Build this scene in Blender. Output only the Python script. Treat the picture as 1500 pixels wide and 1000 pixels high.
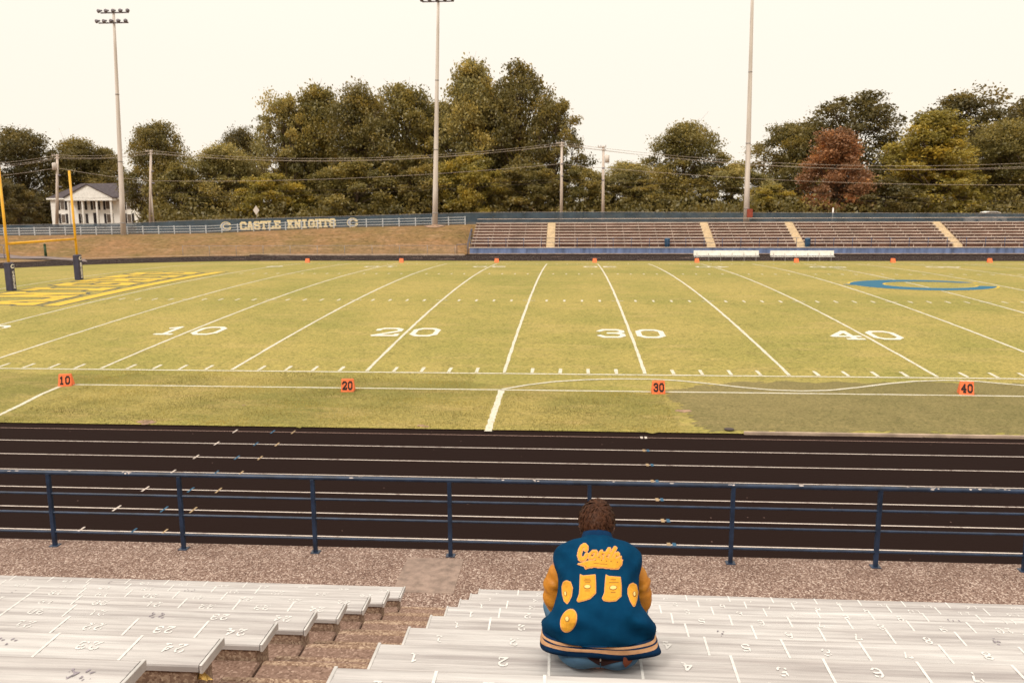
import bpy, math, random
import numpy as np
from mathutils import Vector, Matrix
from mathutils.bvhtree import BVHTree

for o in list(bpy.data.objects): bpy.data.objects.remove(o)
S = bpy.context.scene
COL = S.collection
R_ = math.radians

# ------------------------------------------------------------------ camera
CAM = np.array([25.0038, -26.0559, 5.4682]); YAW, PITCH, ROLL, FPX = -.0717, .1671, -.0045, 1201.05
_f = np.array([math.sin(YAW)*math.cos(PITCH), math.cos(YAW)*math.cos(PITCH), -math.sin(PITCH)])
_r = np.array([math.cos(YAW), -math.sin(YAW), 0]); _u = np.cross(_r, _f)
CR = _r*math.cos(ROLL)+_u*math.sin(ROLL); CU = np.cross(CR, _f); CF = _f
cam = bpy.data.cameras.new('camera'); camo = bpy.data.objects.new('camera', cam); COL.objects.link(camo)
cam.sensor_width = 36; cam.lens = 36*FPX/1500; cam.clip_start = .1; cam.clip_end = 6000
M4 = Matrix.Identity(4)
for i in range(3):
    M4[i][0] = CR[i]; M4[i][1] = CU[i]; M4[i][2] = -CF[i]; M4[i][3] = CAM[i]
camo.matrix_world = M4
cam.dof.use_dof = True; cam.dof.focus_distance = 5.2; cam.dof.aperture_fstop = 5.6
S.camera = camo

# ------------------------------------------------------------------ sky, sun, exposure
SUN_EL, SUN_AZ = 48, 215        # a veiled sun behind the camera, to the left (azimuth clockwise from +Y)
W = bpy.data.worlds.new('World'); S.world = W; W.use_nodes = True
nt = W.node_tree; nt.nodes.clear()
out = nt.nodes.new('ShaderNodeOutputWorld'); bg = nt.nodes.new('ShaderNodeBackground')
sky = nt.nodes.new('ShaderNodeTexSky'); sky.sky_type = 'NISHITA'; sky.sun_disc = False
sky.sun_elevation = R_(SUN_EL); sky.sun_rotation = R_(SUN_AZ)
# cream-white cloud cover, kept nearly flat low down, zenith raised to light the scene
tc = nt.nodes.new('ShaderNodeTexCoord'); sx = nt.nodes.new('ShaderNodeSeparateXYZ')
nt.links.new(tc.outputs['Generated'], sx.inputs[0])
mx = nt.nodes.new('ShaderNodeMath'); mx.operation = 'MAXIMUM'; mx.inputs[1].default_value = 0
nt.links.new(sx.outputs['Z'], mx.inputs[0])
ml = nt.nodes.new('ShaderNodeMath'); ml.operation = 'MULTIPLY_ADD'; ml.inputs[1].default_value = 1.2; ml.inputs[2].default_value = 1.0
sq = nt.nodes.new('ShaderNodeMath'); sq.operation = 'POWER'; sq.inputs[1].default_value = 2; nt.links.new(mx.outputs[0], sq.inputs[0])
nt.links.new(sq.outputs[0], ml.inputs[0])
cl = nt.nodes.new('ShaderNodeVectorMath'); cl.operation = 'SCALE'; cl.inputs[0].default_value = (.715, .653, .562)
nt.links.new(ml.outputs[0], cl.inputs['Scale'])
sk = nt.nodes.new('ShaderNodeVectorMath'); sk.operation = 'SCALE'; sk.inputs['Scale'].default_value = .004
nt.links.new(sky.outputs[0], sk.inputs[0])
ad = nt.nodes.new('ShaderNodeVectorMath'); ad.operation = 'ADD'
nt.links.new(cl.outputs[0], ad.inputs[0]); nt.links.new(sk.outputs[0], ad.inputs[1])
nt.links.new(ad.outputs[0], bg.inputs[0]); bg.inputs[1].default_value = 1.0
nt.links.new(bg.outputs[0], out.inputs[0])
sl = bpy.data.lights.new('sun', 'SUN'); sl.energy = 1.4; sl.angle = R_(14); sl.color = (1, .93, .82)
so = bpy.data.objects.new('sun', sl); COL.objects.link(so); so.location = (0, -40, 60)
az, el = R_(SUN_AZ), R_(SUN_EL)
so.rotation_euler = Vector((math.sin(az)*math.cos(el), math.cos(az)*math.cos(el), math.sin(el))).to_track_quat('Z', 'Y').to_euler()
S.view_settings.view_transform = 'Standard'; S.view_settings.look = 'None'
S.view_settings.exposure = .50; S.view_settings.gamma = 1

def ray(x, y): return CR*(x-750)/FPX+CU*(500-y)/FPX+CF
def atz(x, y, z):
    d = ray(x, y); return CAM+d*(z-CAM[2])/d[2]
def atY(x, y, Y):
    d = ray(x, y); return CAM+d*(Y-CAM[1])/d[1]

# ------------------------------------------------------------------ materials
def ramp(nt, fac, stops, mode='LINEAR'):
    n = nt.nodes.new('ShaderNodeValToRGB'); n.color_ramp.interpolation = mode
    e = n.color_ramp.elements
    while len(e) < len(stops): e.new(.5)
    for i, (p, c) in enumerate(stops):
        e[i].position = p; e[i].color = (*c, 1) if len(c) == 3 else c
    nt.links.new(fac, n.inputs[0]); return n.outputs[0]
def noise(nt, vec, scale, detail=4, rough=.55, kind='noise', sc3=None):
    mp = nt.nodes.new('ShaderNodeMapping'); nt.links.new(vec, mp.inputs[0])
    if sc3: mp.inputs['Scale'].default_value = sc3
    if kind == 'noise':
        n = nt.nodes.new('ShaderNodeTexNoise'); n.inputs['Detail'].default_value = detail; n.inputs['Roughness'].default_value = rough
    else:
        n = nt.nodes.new('ShaderNodeTexVoronoi')
    n.inputs['Scale'].default_value = scale; nt.links.new(mp.outputs[0], n.inputs['Vector'])
    return n.outputs[0] if kind == 'noise' else n.outputs['Color']
def mixc(nt, fac, a, b, mode='MIX'):
    n = nt.nodes.new('ShaderNodeMix'); n.data_type = 'RGBA'; n.blend_type = mode
    for v, i in ((fac, 0), (a, 6), (b, 7)):
        if hasattr(v, 'links') or isinstance(v, bpy.types.NodeSocket): nt.links.new(v, n.inputs[i])
        else: n.inputs[i].default_value = v if i == 0 else ((*v, 1) if len(v) == 3 else v)
    return n.outputs[2]
def mat(name, col, rough=.7, var=.15, scale=6, metal=0, bump=0, bscale=40, spec=.4, sc3=None, col2=None, coords='Object'):
    m = bpy.data.materials.new(name); m.use_nodes = True; nt = m.node_tree
    b = nt.nodes['Principled BSDF']; b.inputs['Roughness'].default_value = rough; b.inputs['Metallic'].default_value = metal
    b.inputs['Specular IOR Level'].default_value = spec
    t = nt.nodes.new('ShaderNodeTexCoord').outputs[coords]
    c2 = col2 or tuple(max(0, c*(1-var*2)) for c in col)
    c1 = col if col2 else tuple(min(1, c*(1+var)) for c in col)
    n = noise(nt, t, scale, sc3=sc3)
    nt.links.new(ramp(nt, n, [(.35, c1), (.68, c2)]), b.inputs['Base Color'])
    if bump:
        bn = nt.nodes.new('ShaderNodeBump'); bn.inputs['Strength'].default_value = bump; bn.inputs['Distance'].default_value = .02
        nt.links.new(noise(nt, t, bscale, sc3=sc3), bn.inputs['Height']); nt.links.new(bn.outputs[0], b.inputs['Normal'])
    return m
def speckle_mat(name, stops, scale, blot, rough=.85, bump=.5):
    """exposed aggregate: single pebbles of several colours, with large blotches of wear"""
    m = bpy.data.materials.new(name); m.use_nodes = True; nt = m.node_tree
    b = nt.nodes['Principled BSDF']; b.inputs['Roughness'].default_value = rough; b.inputs['Specular IOR Level'].default_value = .25
    g = nt.nodes.new('ShaderNodeNewGeometry').outputs['Position']
    v = noise(nt, g, scale, kind='vor')
    c = ramp(nt, v, stops)
    big = noise(nt, g, 1.3, 5)
    c = mixc(nt, 1.0, c, ramp(nt, big, [(.3, (1, 1, 1)), (.75, blot)]), 'MULTIPLY')
    nt.links.new(c, b.inputs['Base Color'])
    bn = nt.nodes.new('ShaderNodeBump'); bn.inputs['Strength'].default_value = bump; bn.inputs['Distance'].default_value = .006
    nt.links.new(v, bn.inputs['Height']); nt.links.new(bn.outputs[0], b.inputs['Normal'])
    return m

def grass_mat(name, dry, green, tan, fine=1.0):
    m = bpy.data.materials.new(name); m.use_nodes = True; nt = m.node_tree
    b = nt.nodes['Principled BSDF']; b.inputs['Roughness'].default_value = .95; b.inputs['Specular IOR Level'].default_value = .1
    g = nt.nodes.new('ShaderNodeNewGeometry').outputs['Position']
    big = noise(nt, g, .16, 5, .6)
    c = mixc(nt, ramp(nt, big, [(.40, (0, 0, 0)), (.62, (1, 1, 1))]), dry, green)
    mid = noise(nt, g, .9, 6, .7, sc3=(.45, 1.6, 1))
    c = mixc(nt, ramp(nt, mid, [(.5, (0, 0, 0)), (.75, (.75, .75, .75))]), c, tan)
    mid2 = noise(nt, g, 1.7, 6, .75)
    c = mixc(nt, ramp(nt, mid2, [(.52, (0, 0, 0)), (.74, (.6, .6, .6))]), c, tuple(x*.55 for x in green))
    fn = noise(nt, g, 26*fine, 4, .8, sc3=(.6, 1, 1))
    c = mixc(nt, 1.0, c, ramp(nt, fn, [(.34, (.48, .52, .40)), (.5, (1, 1, 1)), (.66, (1.42, 1.36, 1.28))]), 'MULTIPLY')
    nt.links.new(c, b.inputs['Base Color'])
    bn = nt.nodes.new('ShaderNodeBump'); bn.inputs['Strength'].default_value = .6; bn.inputs['Distance'].default_value = .03
    nt.links.new(fn, bn.inputs['Height']); nt.links.new(bn.outputs[0], b.inputs['Normal'])
    return m
def paint_mat(name, col, under, cover=.5, scale=9):
    """line paint on grass or rubber, worn through in places"""
    m = bpy.data.materials.new(name); m.use_nodes = True; nt = m.node_tree
    b = nt.nodes['Principled BSDF']; b.inputs['Roughness'].default_value = .9; b.inputs['Specular IOR Level'].default_value = .1
    g = nt.nodes.new('ShaderNodeNewGeometry').outputs['Position']
    n = noise(nt, g, scale, 6, .8)
    c = mixc(nt, ramp(nt, n, [(cover, (0, 0, 0)), (cover+.14, (.8, .8, .8))]), col, under)
    nt.links.new(c, b.inputs['Base Color']); return m
def leaf_mat(name):
    m = bpy.data.materials.new(name); m.use_nodes = True; nt = m.node_tree; nt.nodes.clear()
    o = nt.nodes.new('ShaderNodeOutputMaterial'); at = nt.nodes.new('ShaderNodeAttribute'); at.attribute_name = 'tone'
    oi = nt.nodes.new('ShaderNodeObjectInfo')
    c = mixc(nt, 1.0, oi.outputs['Color'], ramp(nt, at.outputs['Fac'], [(0, (.48, .50, .42)), (.45, (1, 1, 1)), (.8, (1.45, 1.32, 1.0)), (1, (1.75, 1.5, .9))]), 'MULTIPLY')
    d = nt.nodes.new('ShaderNodeBsdfDiffuse'); t = nt.nodes.new('ShaderNodeBsdfTranslucent'); g = nt.nodes.new('ShaderNodeBsdfGlossy')
    g.inputs['Roughness'].default_value = .45; g.inputs['Color'].default_value = (.6, .6, .6, 1)
    nt.links.new(c, d.inputs[0]); nt.links.new(c, t.inputs[0])
    a = nt.nodes.new('ShaderNodeMixShader'); a.inputs[0].default_value = .42
    nt.links.new(d.outputs[0], a.inputs[1]); nt.links.new(t.outputs[0], a.inputs[2])
    e = nt.nodes.new('ShaderNodeMixShader'); e.inputs[0].default_value = .05
    nt.links.new(a.outputs[0], e.inputs[1]); nt.links.new(g.outputs[0], e.inputs[2])
    nt.links.new(e.outputs[0], o.inputs[0]); return m
def screen_mat(name, col, see=.2):
    m = bpy.data.materials.new(name); m.use_nodes = True; nt = m.node_tree
    b = nt.nodes['Principled BSDF']; b.inputs['Roughness'].default_value = .8; b.inputs['Specular IOR Level'].default_value = .2
    g = nt.nodes.new('ShaderNodeNewGeometry').outputs['Position']
    nt.links.new(ramp(nt, noise(nt, g, .7, 6, .65), [(.35, tuple(c*1.25 for c in col)), (.7, tuple(c*.7 for c in col))]), b.inputs['Base Color'])
    tr = nt.nodes.new('ShaderNodeBsdfTransparent'); ms = nt.nodes.new('ShaderNodeMixShader'); ms.inputs[0].default_value = see
    nt.links.new(b.outputs[0], ms.inputs[1]); nt.links.new(tr.outputs[0], ms.inputs[2])
    nt.links.new(ms.outputs[0], nt.nodes['Material Output'].inputs[0]); return m

M = {}
M['field'] = grass_mat('field_grass', (.315, .258, .082), (.240, .218, .062), (.36, .275, .110), .55)
M['verge'] = grass_mat('verge_grass', (.305, .245, .080), (.190, .172, .050), (.37, .270, .118), .8)
M['bank'] = grass_mat('bank_grass', (.225, .128, .062), (.165, .112, .045), (.34, .215, .130), .12)
M['ground'] = grass_mat('ground_grass', (.17, .13, .05), (.10, .09, .03), (.22, .15, .07), .5)
M['turf'] = grass_mat('olive_turf', (.200, .165, .072), (.165, .142, .058), (.235, .185, .085), .8)
M['line'] = paint_mat('white_line_paint', (.56, .53, .45), (.30, .26, .11), .50)
M['num'] = paint_mat('white_number_paint', (.62, .59, .52), (.34, .30, .15), .56)
M['gold_paint'] = paint_mat('gold_field_paint', (.54, .375, .058), (.34, .27, .07), .53, 3)
M['blue_paint'] = paint_mat('blue_field_paint', (.035, .125, .20), (.12, .14, .07), .6, 4)
M['navy_paint'] = paint_mat('navy_field_paint', (.085, .09, .085), (.16, .14, .06), .55, 4)
M['track'] = mat('rubber_track', (.0125, .0064, .0054), .95, .2, .8, bump=.3, bscale=900, col2=(.0175, .0098, .0085), coords='Generated', spec=.04)
_t = M['track'].node_tree; _b = _t.nodes['Principled BSDF']; _v = _t.nodes.new('ShaderNodeTexVoronoi'); _v.inputs['Scale'].default_value = 2.2     # stray pale grit
_t.links.new(_t.nodes.new('ShaderNodeNewGeometry').outputs['Position'], _v.inputs['Vector'])
_c = _b.inputs['Base Color'].links[0].from_socket
_t.links.new(mixc(_t, ramp(_t, _v.outputs['Distance'], [(.022, (1, 1, 1)), (.036, (0, 0, 0))]), _c, (.16, .10, .085)), _b.inputs['Base Color'])
M['lane'] = paint_mat('lane_paint', (.52, .45, .41), (.15, .10, .09), .52, 5)
M['lane_pink'] = paint_mat('kerb_line_paint', (.30, .20, .17), (.05, .03, .03), .55, 5)
M['mark_blue'] = mat('blue_mark', (.02, .085, .16), .8)
M['mark_gold'] = mat('gold_mark', (.33, .23, .13), .8)
M['kerb'] = mat('kerb_concrete', (.40, .30, .23), .9, .2, 2)
M['asphalt'] = mat('path_asphalt', (.17, .13, .125), .9, .15, 1)
M['aggregate'] = speckle_mat('exposed_aggregate', [(.0, (.075, .040, .030)), (.35, (.17, .105, .083)), (.62, (.27, .185, .15)), (.85, (.50, .40, .345)), (1, (.66, .56, .49))], 60, (.72, .68, .66))
M['tread'] = speckle_mat('worn_aggregate', [(.0, (.13, .078, .058)), (.4, (.205, .130, .100)), (.75, (.265, .175, .138)), (1, (.43, .32, .26))], 75, (.74, .69, .66))
M['smooth'] = mat('smooth_concrete', (.27, .195, .160), .9, .16, 9, bump=.4, bscale=120)
M['nosing'] = speckle_mat('nosing_concrete', [(.0, (.15, .085, .06)), (.5, (.27, .18, .13)), (1, (.50, .38, .29))], 75, (.8, .76, .7))
M['crack'] = mat('open_joint', (.012, .008, .006), 1)
M['rail_blue'] = mat('navy_rail_paint', (.015, .030, .066), .38, .25, 5, spec=.4)
M['chip'] = mat('bare_primer', (.50, .44, .42), .7)
M['orange'] = mat('orange_foam', (.80, .17, .055), .7, .1, 8)
M['black'] = mat('black_print', (.012, .006, .005), .7)
M['cream'] = mat('cream_print', (.74, .60, .34), .7)
M['white'] = mat('white_paint', (.82, .80, .77), .5, .06, 3)
M['galv'] = mat('weathered_pole', (.60, .53, .48), .6, .12, .6, sc3=(4, 4, .3))
M['wood'] = mat('grey_pole_wood', (.56, .47, .41), .9, .2, .8, sc3=(6, 6, .4))
M['yellow'] = mat('goal_yellow', (.72, .37, .018), .4, .06, 2)
M['pad'] = mat('navy_pad_vinyl', (.040, .038, .068), .55, .12, 4)
M['blue_wall'] = mat('blue_wall_paint', (.150, .200, .360), .75, .22, .9, sc3=(2, 1, .5))
M['brown'] = mat('brown_boards', (.265, .155, .118), .85, .22, .7, sc3=(1, 3, 3))
M['tanseat'] = mat('pale_seat_boards', (.56, .46, .39), .6, .14, .7)
M['stair'] = mat('cream_stair', (.60, .47, .31), .8, .08, 2)
M['rail_far'] = mat('blue_bleacher_rail', (.045, .075, .15), .5)
M['screen'] = screen_mat('blue_windscreen', (.060, .088, .118))
M['mesh'] = screen_mat('chain_link', (.30, .25, .20), .86)
M['fence_white'] = mat('white_rail_fence', (.50, .52, .55), .6, .08, 1)
M['bin'] = mat('blue_plastic', (.012, .055, .115), .5)
M['leaf'] = leaf_mat('leaf')
M['bark'] = mat('bark', (.10, .065, .042), .95, .3, 3, sc3=(4, 4, .6))
M['wire'] = mat('wire', (.10, .075, .06), .6)
M['wire_pale'] = mat('pale_wire', (.38, .31, .25), .5)
M['roof'] = mat('slate_shingle', (.075, .06, .068), .9, .15, 2)
M['siding'] = mat('white_siding', (.84, .82, .79), .7, .04, 1)
M['shutter'] = mat('dark_shutter', (.025, .018, .02), .7)
M['glass'] = mat('window_glass', (.16, .13, .11), .12)
M['red'] = mat('red_box_paint', (.30, .055, .03), .6)
M['grey'] = mat('grey_metal', (.28, .25, .24), .5)
M['dark_metal'] = mat('dark_fitting', (.19, .17, .20), .5)
M['green'] = mat('green_post', (.02, .055, .02), .6)
M['dirt'] = mat('bare_dirt', (.30, .19, .125), 1, .25, 3)
M['drain'] = mat('iron_drain', (.05, .035, .03), .8)
M['wrapper'] = mat('yellow_wrapper', (.60, .40, .12), .6, .3, 30)
# aluminium boards: brushed along their length, scuffed
def alu_mat():
    m = bpy.data.materials.new('weathered_aluminium'); m.use_nodes = True; nt = m.node_tree
    b = nt.nodes['Principled BSDF']; b.inputs['Metallic'].default_value = .25
    g = nt.nodes.new('ShaderNodeNewGeometry').outputs['Position']
    n1 = noise(nt, g, 3.0, 6, .6, sc3=(.25, 7, 1)); n2 = noise(nt, g, 1.1, 5, .6, sc3=(.5, 1.4, 1)); n3 = noise(nt, g, 34, 3, .6, sc3=(.2, 3, 1))
    c = ramp(nt, n1, [(.32, (.60, .588, .584)), (.5, (.495, .478, .475)), (.66, (.350, .326, .326))])
    c = mixc(nt, 1.0, c, ramp(nt, n2, [(.35, (1, 1, 1)), (.72, (.80, .77, .76))]), 'MULTIPLY')
    c = mixc(nt, 1.0, c, ramp(nt, n3, [(.3, (.92, .92, .92)), (.7, (1.06, 1.05, 1.05))]), 'MULTIPLY')
    nt.links.new(c, b.inputs['Base Color'])
    nt.links.new(ramp(nt, n2, [(.3, (.40,)*3), (.7, (.62,)*3)]), b.inputs['Roughness'])
    return m
M['alu'] = alu_mat()
M['alu_edge'] = mat('aluminium_end_cap', (.56, .54, .53), .5, .1, 6, metal=.4)
M['seat_white'] = paint_mat('white_seat_paint', (.645, .632, .62), (.52, .50, .49), .46, 40)
M['seat_dark'] = mat('dark_worn_paint', (.24, .21, .24), .7, .3, 40)

# ------------------------------------------------------------------ object helpers
def meta(o, label=None, cat=None, group=None, kind=None):
    if label: o['label'] = label
    if cat: o['category'] = cat
    if group: o['group'] = group
    if kind: o['kind'] = kind
    return o
def thing(name, label, cat, loc=(0, 0, 0), group=None, rz=0):
    o = bpy.data.objects.new(name, None); COL.objects.link(o); o.location = loc; o.rotation_euler.z = rz
    o.empty_display_size = .2
    return meta(o, label, cat, group)
def link(name, me, parent=None, loc=(0, 0, 0)):
    o = bpy.data.objects.new(name, me); COL.objects.link(o); o.parent = parent; o.location = loc; return o
def copy_tree(o, parent=None):
    c = o.copy(); COL.objects.link(c); c.parent = parent
    for ch in list(o.children): copy_tree(ch, c)
    return c
class MB:
    """collects shapes and links them as one mesh object"""
    def __init__(s): s.v = []; s.f = []; s.mi = []; s.m = 0
    def add(s, v, f):
        n = len(s.v); s.v += [tuple(p) for p in v]; s.f += [tuple(i+n for i in q) for q in f]; s.mi += [s.m]*len(f); return s
    def box(s, x0, x1, y0, y1, z0, z1):
        return s.add([(x, y, z) for z in (z0, z1) for y in (y0, y1) for x in (x0, x1)],
                     [(0, 2, 3, 1), (4, 5, 7, 6), (0, 1, 5, 4), (2, 6, 7, 3), (0, 4, 6, 2), (1, 3, 7, 5)])
    def bbox(s, x0, x1, y0, y1, z0, z1, b=.006):
        """box with chamfered vertical and top edges"""
        r = [(x0+b, y0), (x1-b, y0), (x1, y0+b), (x1, y1-b), (x1-b, y1), (x0+b, y1), (x0, y1-b), (x0, y0+b)]
        cx, cy = (x0+x1)/2, (y0+y1)/2
        ins = [(p[0]+(b if p[0] < cx else -b), p[1]+(b if p[1] < cy else -b)) for p in r]
        v = [(*p, z0) for p in r]+[(*p, z1-b) for p in r]+[(*p, z1) for p in ins]
        f = [tuple(range(7, -1, -1)), tuple(range(16, 24))]
        for k in (0, 8):
            for i in range(8): f.append((k+i, k+(i+1) % 8, k+8+(i+1) % 8, k+8+i))
        return s.add(v, f)
    def tube(s, pts, rad, n=8, cap=True):
        pts = [Vector(p) for p in pts]; rad = rad if isinstance(rad, (list, tuple)) else [rad]*len(pts)
        v = []; f = []; ref = None
        for i, p in enumerate(pts):
            d = (pts[min(i+1, len(pts)-1)]-pts[max(i-1, 0)]).normalized()
            if ref is None: ref = d.orthogonal().normalized()
            a = (ref-d*ref.dot(d)).normalized(); b = d.cross(a); ref = a
            for k in range(n):
                t = 2*math.pi*k/n; v.append(p+(a*math.cos(t)+b*math.sin(t))*rad[i])
        for i in range(len(pts)-1):
            for k in range(n): f.append((i*n+k, i*n+(k+1) % n, (i+1)*n+(k+1) % n, (i+1)*n+k))
        if cap: f += [tuple(range(n-1, -1, -1)), tuple((len(pts)-1)*n+k for k in range(n))]
        return s.add(v, f)
    def prism(s, poly, ax, a0, a1):
        """polygon (2D) pushed along axis ax from a0 to a1"""
        def P(p, a): return (a, p[0], p[1]) if ax == 0 else ((p[0], a, p[1]) if ax == 1 else (p[0], p[1], a))
        n = len(poly); v = [P(p, a0) for p in poly]+[P(p, a1) for p in poly]
        return s.add(v, [tuple(range(n-1, -1, -1)), tuple(range(n, 2*n))]+[(i, (i+1) % n, n+(i+1) % n, n+i) for i in range(n)])
    def mesh(s, name, mats, smooth=False):
        me = bpy.data.meshes.new(name); me.from_pydata(s.v, [], s.f)
        for m in (mats if isinstance(mats, (list, tuple)) else [mats]): me.materials.append(M[m] if isinstance(m, str) else m)
        if any(s.mi): me.polygons.foreach_set('material_index', s.mi)
        if smooth: me.polygons.foreach_set('use_smooth', [True]*len(s.f))
        me.update(); return me
    def build(s, name, mats, parent=None, smooth=False, world=True):
        if parent is not None and world:
            L = parent.location; s.v = [(p[0]-L[0], p[1]-L[1], p[2]-L[2]) for p in s.v]
        return link(name, s.mesh(name, mats, smooth), parent)
def np_mesh(name, v, f, m, smooth=False):
    me = bpy.data.meshes.new(name); v = np.asarray(v, np.float32); f = np.asarray(f, np.int32); k = f.shape[1]
    me.vertices.add(len(v)); me.vertices.foreach_set('co', v.ravel())
    me.loops.add(f.size); me.loops.foreach_set('vertex_index', f.ravel())
    me.polygons.add(len(f)); me.polygons.foreach_set('loop_start', np.arange(0, f.size, k, dtype=np.int32))
    if smooth: me.polygons.foreach_set('use_smooth', np.ones(len(f), bool))
    me.update(calc_edges=True); me.validate()
    if m: me.materials.append(M[m] if isinstance(m, str) else m)
    return me

# ---- flat shapes from signed distance (lettering, emblems)
def region(fn, x0, x1, y0, y1, h):
    """marching squares: vertices and faces of the region where fn < 0"""
    xs = np.arange(x0, x1+h, h); ys = np.arange(y0, y1+h, h)
    X, Y = np.meshgrid(xs, ys, indexing='ij'); F = fn(X, Y)
    V = {}; L = []; faces = []
    def vid(key, p):
        if key not in V: V[key] = len(L); L.append(p)
        return V[key]
    neg = F < 0
    cells = np.argwhere(neg[:-1, :-1] | neg[1:, :-1] | neg[1:, 1:] | neg[:-1, 1:])
    for i, j in cells:
        c = [(i, j), (i+1, j), (i+1, j+1), (i, j+1)]; q = []
        for k in range(4):
            a, b = c[k], c[(k+1) % 4]; fa, fb = F[a], F[b]
            if fa < 0: q.append(vid(a, (xs[a[0]], ys[a[1]])))
            if (fa < 0) != (fb < 0):
                t = fa/(fa-fb)
                q.append(vid((min(a, b), max(a, b)), (xs[a[0]]+(xs[b[0]]-xs[a[0]])*t, ys[a[1]]+(ys[b[1]]-ys[a[1]])*t)))
        if len(q) >= 3: faces.append(q)
    return L, faces
def seg_box(X, Y, a, b, w, ext):
    """distance to a flat-ended stroke"""
    dx, dy = b[0]-a[0], b[1]-a[1]; l = math.hypot(dx, dy); ux, uy = dx/l, dy/l
    px, py = X-(a[0]+b[0])/2, Y-(a[1]+b[1])/2
    return np.maximum(np.abs(px*ux+py*uy)-l/2-ext, np.abs(-px*uy+py*ux)-w/2)
def seg_round(X, Y, a, b, w):
    dx, dy = b[0]-a[0], b[1]-a[1]; t = np.clip(((X-a[0])*dx+(Y-a[1])*dy)/(dx*dx+dy*dy+1e-12), 0, 1)
    return np.hypot(X-a[0]-t*dx, Y-a[1]-t*dy)-w/2
def strokes(lines, w, rnd=False, ext=.35):
    def fn(X, Y):
        d = np.full(X.shape, 9.)
        for l in lines:
            for a, b in zip(l[:-1], l[1:]):
                d = np.minimum(d, seg_round(X, Y, a, b, w) if rnd else seg_box(X, Y, a, b, w, w*ext))
        return d
    return fn
def poly_sdf(P):
    P = np.array(P, float)
    def fn(X, Y):
        d = np.full(X.shape, 1e9); ins = np.zeros(X.shape, bool)
        for k in range(len(P)):
            a, b = P[k], P[(k+1) % len(P)]
            d = np.minimum(d, seg_round(X, Y, a, b, 0))
            with np.errstate(divide='ignore', invalid='ignore'):
                c = ((a[1] > Y) != (b[1] > Y)) & (X < (b[0]-a[0])*(Y-a[1])/(b[1]-a[1]+1e-12)+a[0])
            ins ^= c
        return np.where(ins, -d, d)
    return fn
def serif(*xs, w=.26):
    return [[(x-w/2, y), (x+w/2, y)] for x, y in xs]
GL = {
 'C': [[(.7, .66), (.7, .78), (.58, .9), (.22, .9), (.1, .78), (.1, .22), (.22, .1), (.58, .1), (.7, .22), (.7, .34)]],
 'A': [[(.14, .1), (.34, .9), (.46, .9), (.66, .1)], [(.24, .36), (.56, .36)]]+serif((.13, .08), (.67, .08)),
 'S': [[(.7, .7), (.7, .78), (.58, .9), (.22, .9), (.1, .8), (.1, .62), (.22, .53), (.58, .47), (.7, .38), (.7, .2), (.58, .1), (.22, .1), (.1, .2), (.1, .3)]],
 'T': [[(.08, .72), (.08, .9), (.72, .9), (.72, .72)], [(.4, .9), (.4, .1)]]+serif((.4, .08), w=.34),
 'L': [[(.24, .9), (.24, .1)], [(.1, .1), (.7, .1), (.7, .34)]]+serif((.24, .92), w=.36),
 'E': [[(.22, .9), (.22, .1)], [(.08, .9), (.7, .9), (.7, .72)], [(.22, .5), (.5, .5)], [(.08, .1), (.7, .1), (.7, .3)]],
 'K': [[(.2, .9), (.2, .1)], [(.2, .42), (.64, .88)], [(.36, .56), (.66, .12)]]+serif((.2, .92), (.2, .08), (.66, .92), (.68, .08)),
 'N': [[(.18, .1), (.18, .9), (.64, .1), (.64, .9)]]+serif((.16, .08), (.12, .92), (.66, .92)),
 'I': [[(.4, .9), (.4, .1)]]+serif((.4, .92), (.4, .08), w=.42),
 'G': [[(.7, .68), (.7, .78), (.58, .9), (.22, .9), (.1, .78), (.1, .22), (.22, .1), (.58, .1), (.7, .22), (.7, .44), (.46, .44)]],
 'H': [[(.18, .9), (.18, .1)], [(.64, .9), (.64, .1)], [(.18, .5), (.64, .5)]]+serif((.18, .92), (.18, .08), (.64, .92), (.64, .08)),
 '0': [[(.25, .9), (.55, .9), (.7, .74), (.7, .26), (.55, .1), (.25, .1), (.1, .26), (.1, .74), (.25, .9)]],
 '1': [[(.2, .76), (.4, .9), (.4, .1)]]+serif((.4, .08), w=.42),
 '2': [[(.1, .68), (.1, .78), (.24, .9), (.56, .9), (.7, .78), (.7, .6), (.12, .1), (.72, .1), (.72, .24)]],
 '3': [[(.1, .74), (.22, .9), (.58, .9), (.7, .78), (.7, .62), (.56, .52), (.34, .52)], [(.56, .52), (.7, .4), (.7, .22), (.58, .1), (.22, .1), (.1, .26)]],
 '4': [[(.56, .1), (.56, .9), (.1, .36), (.76, .36)]]+serif((.56, .08), w=.36),
 '5': [[(.68, .9), (.16, .9), (.14, .54), (.52, .58), (.7, .45), (.7, .22), (.56, .1), (.22, .1), (.1, .24)]],
 '6': [[(.66, .8), (.52, .9), (.26, .9), (.1, .74), (.1, .26), (.25, .1), (.55, .1), (.7, .24), (.7, .42), (.55, .54), (.12, .5)]],
 '7': [[(.1, .74), (.1, .9), (.7, .9), (.38, .1)]],
 '8': [[(.25, .9), (.55, .9), (.68, .78), (.68, .64), (.12, .38), (.1, .22), (.25, .1), (.55, .1), (.7, .22), (.68, .38), (.12, .64), (.12, .78), (.25, .9)]],
 '9': [[(.14, .2), (.28, .1), (.54, .1), (.7, .26), (.7, .74), (.55, .9), (.25, .9), (.1, .76), (.1, .58), (.25, .46), (.68, .5)]],
}
_gc = {}
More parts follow.
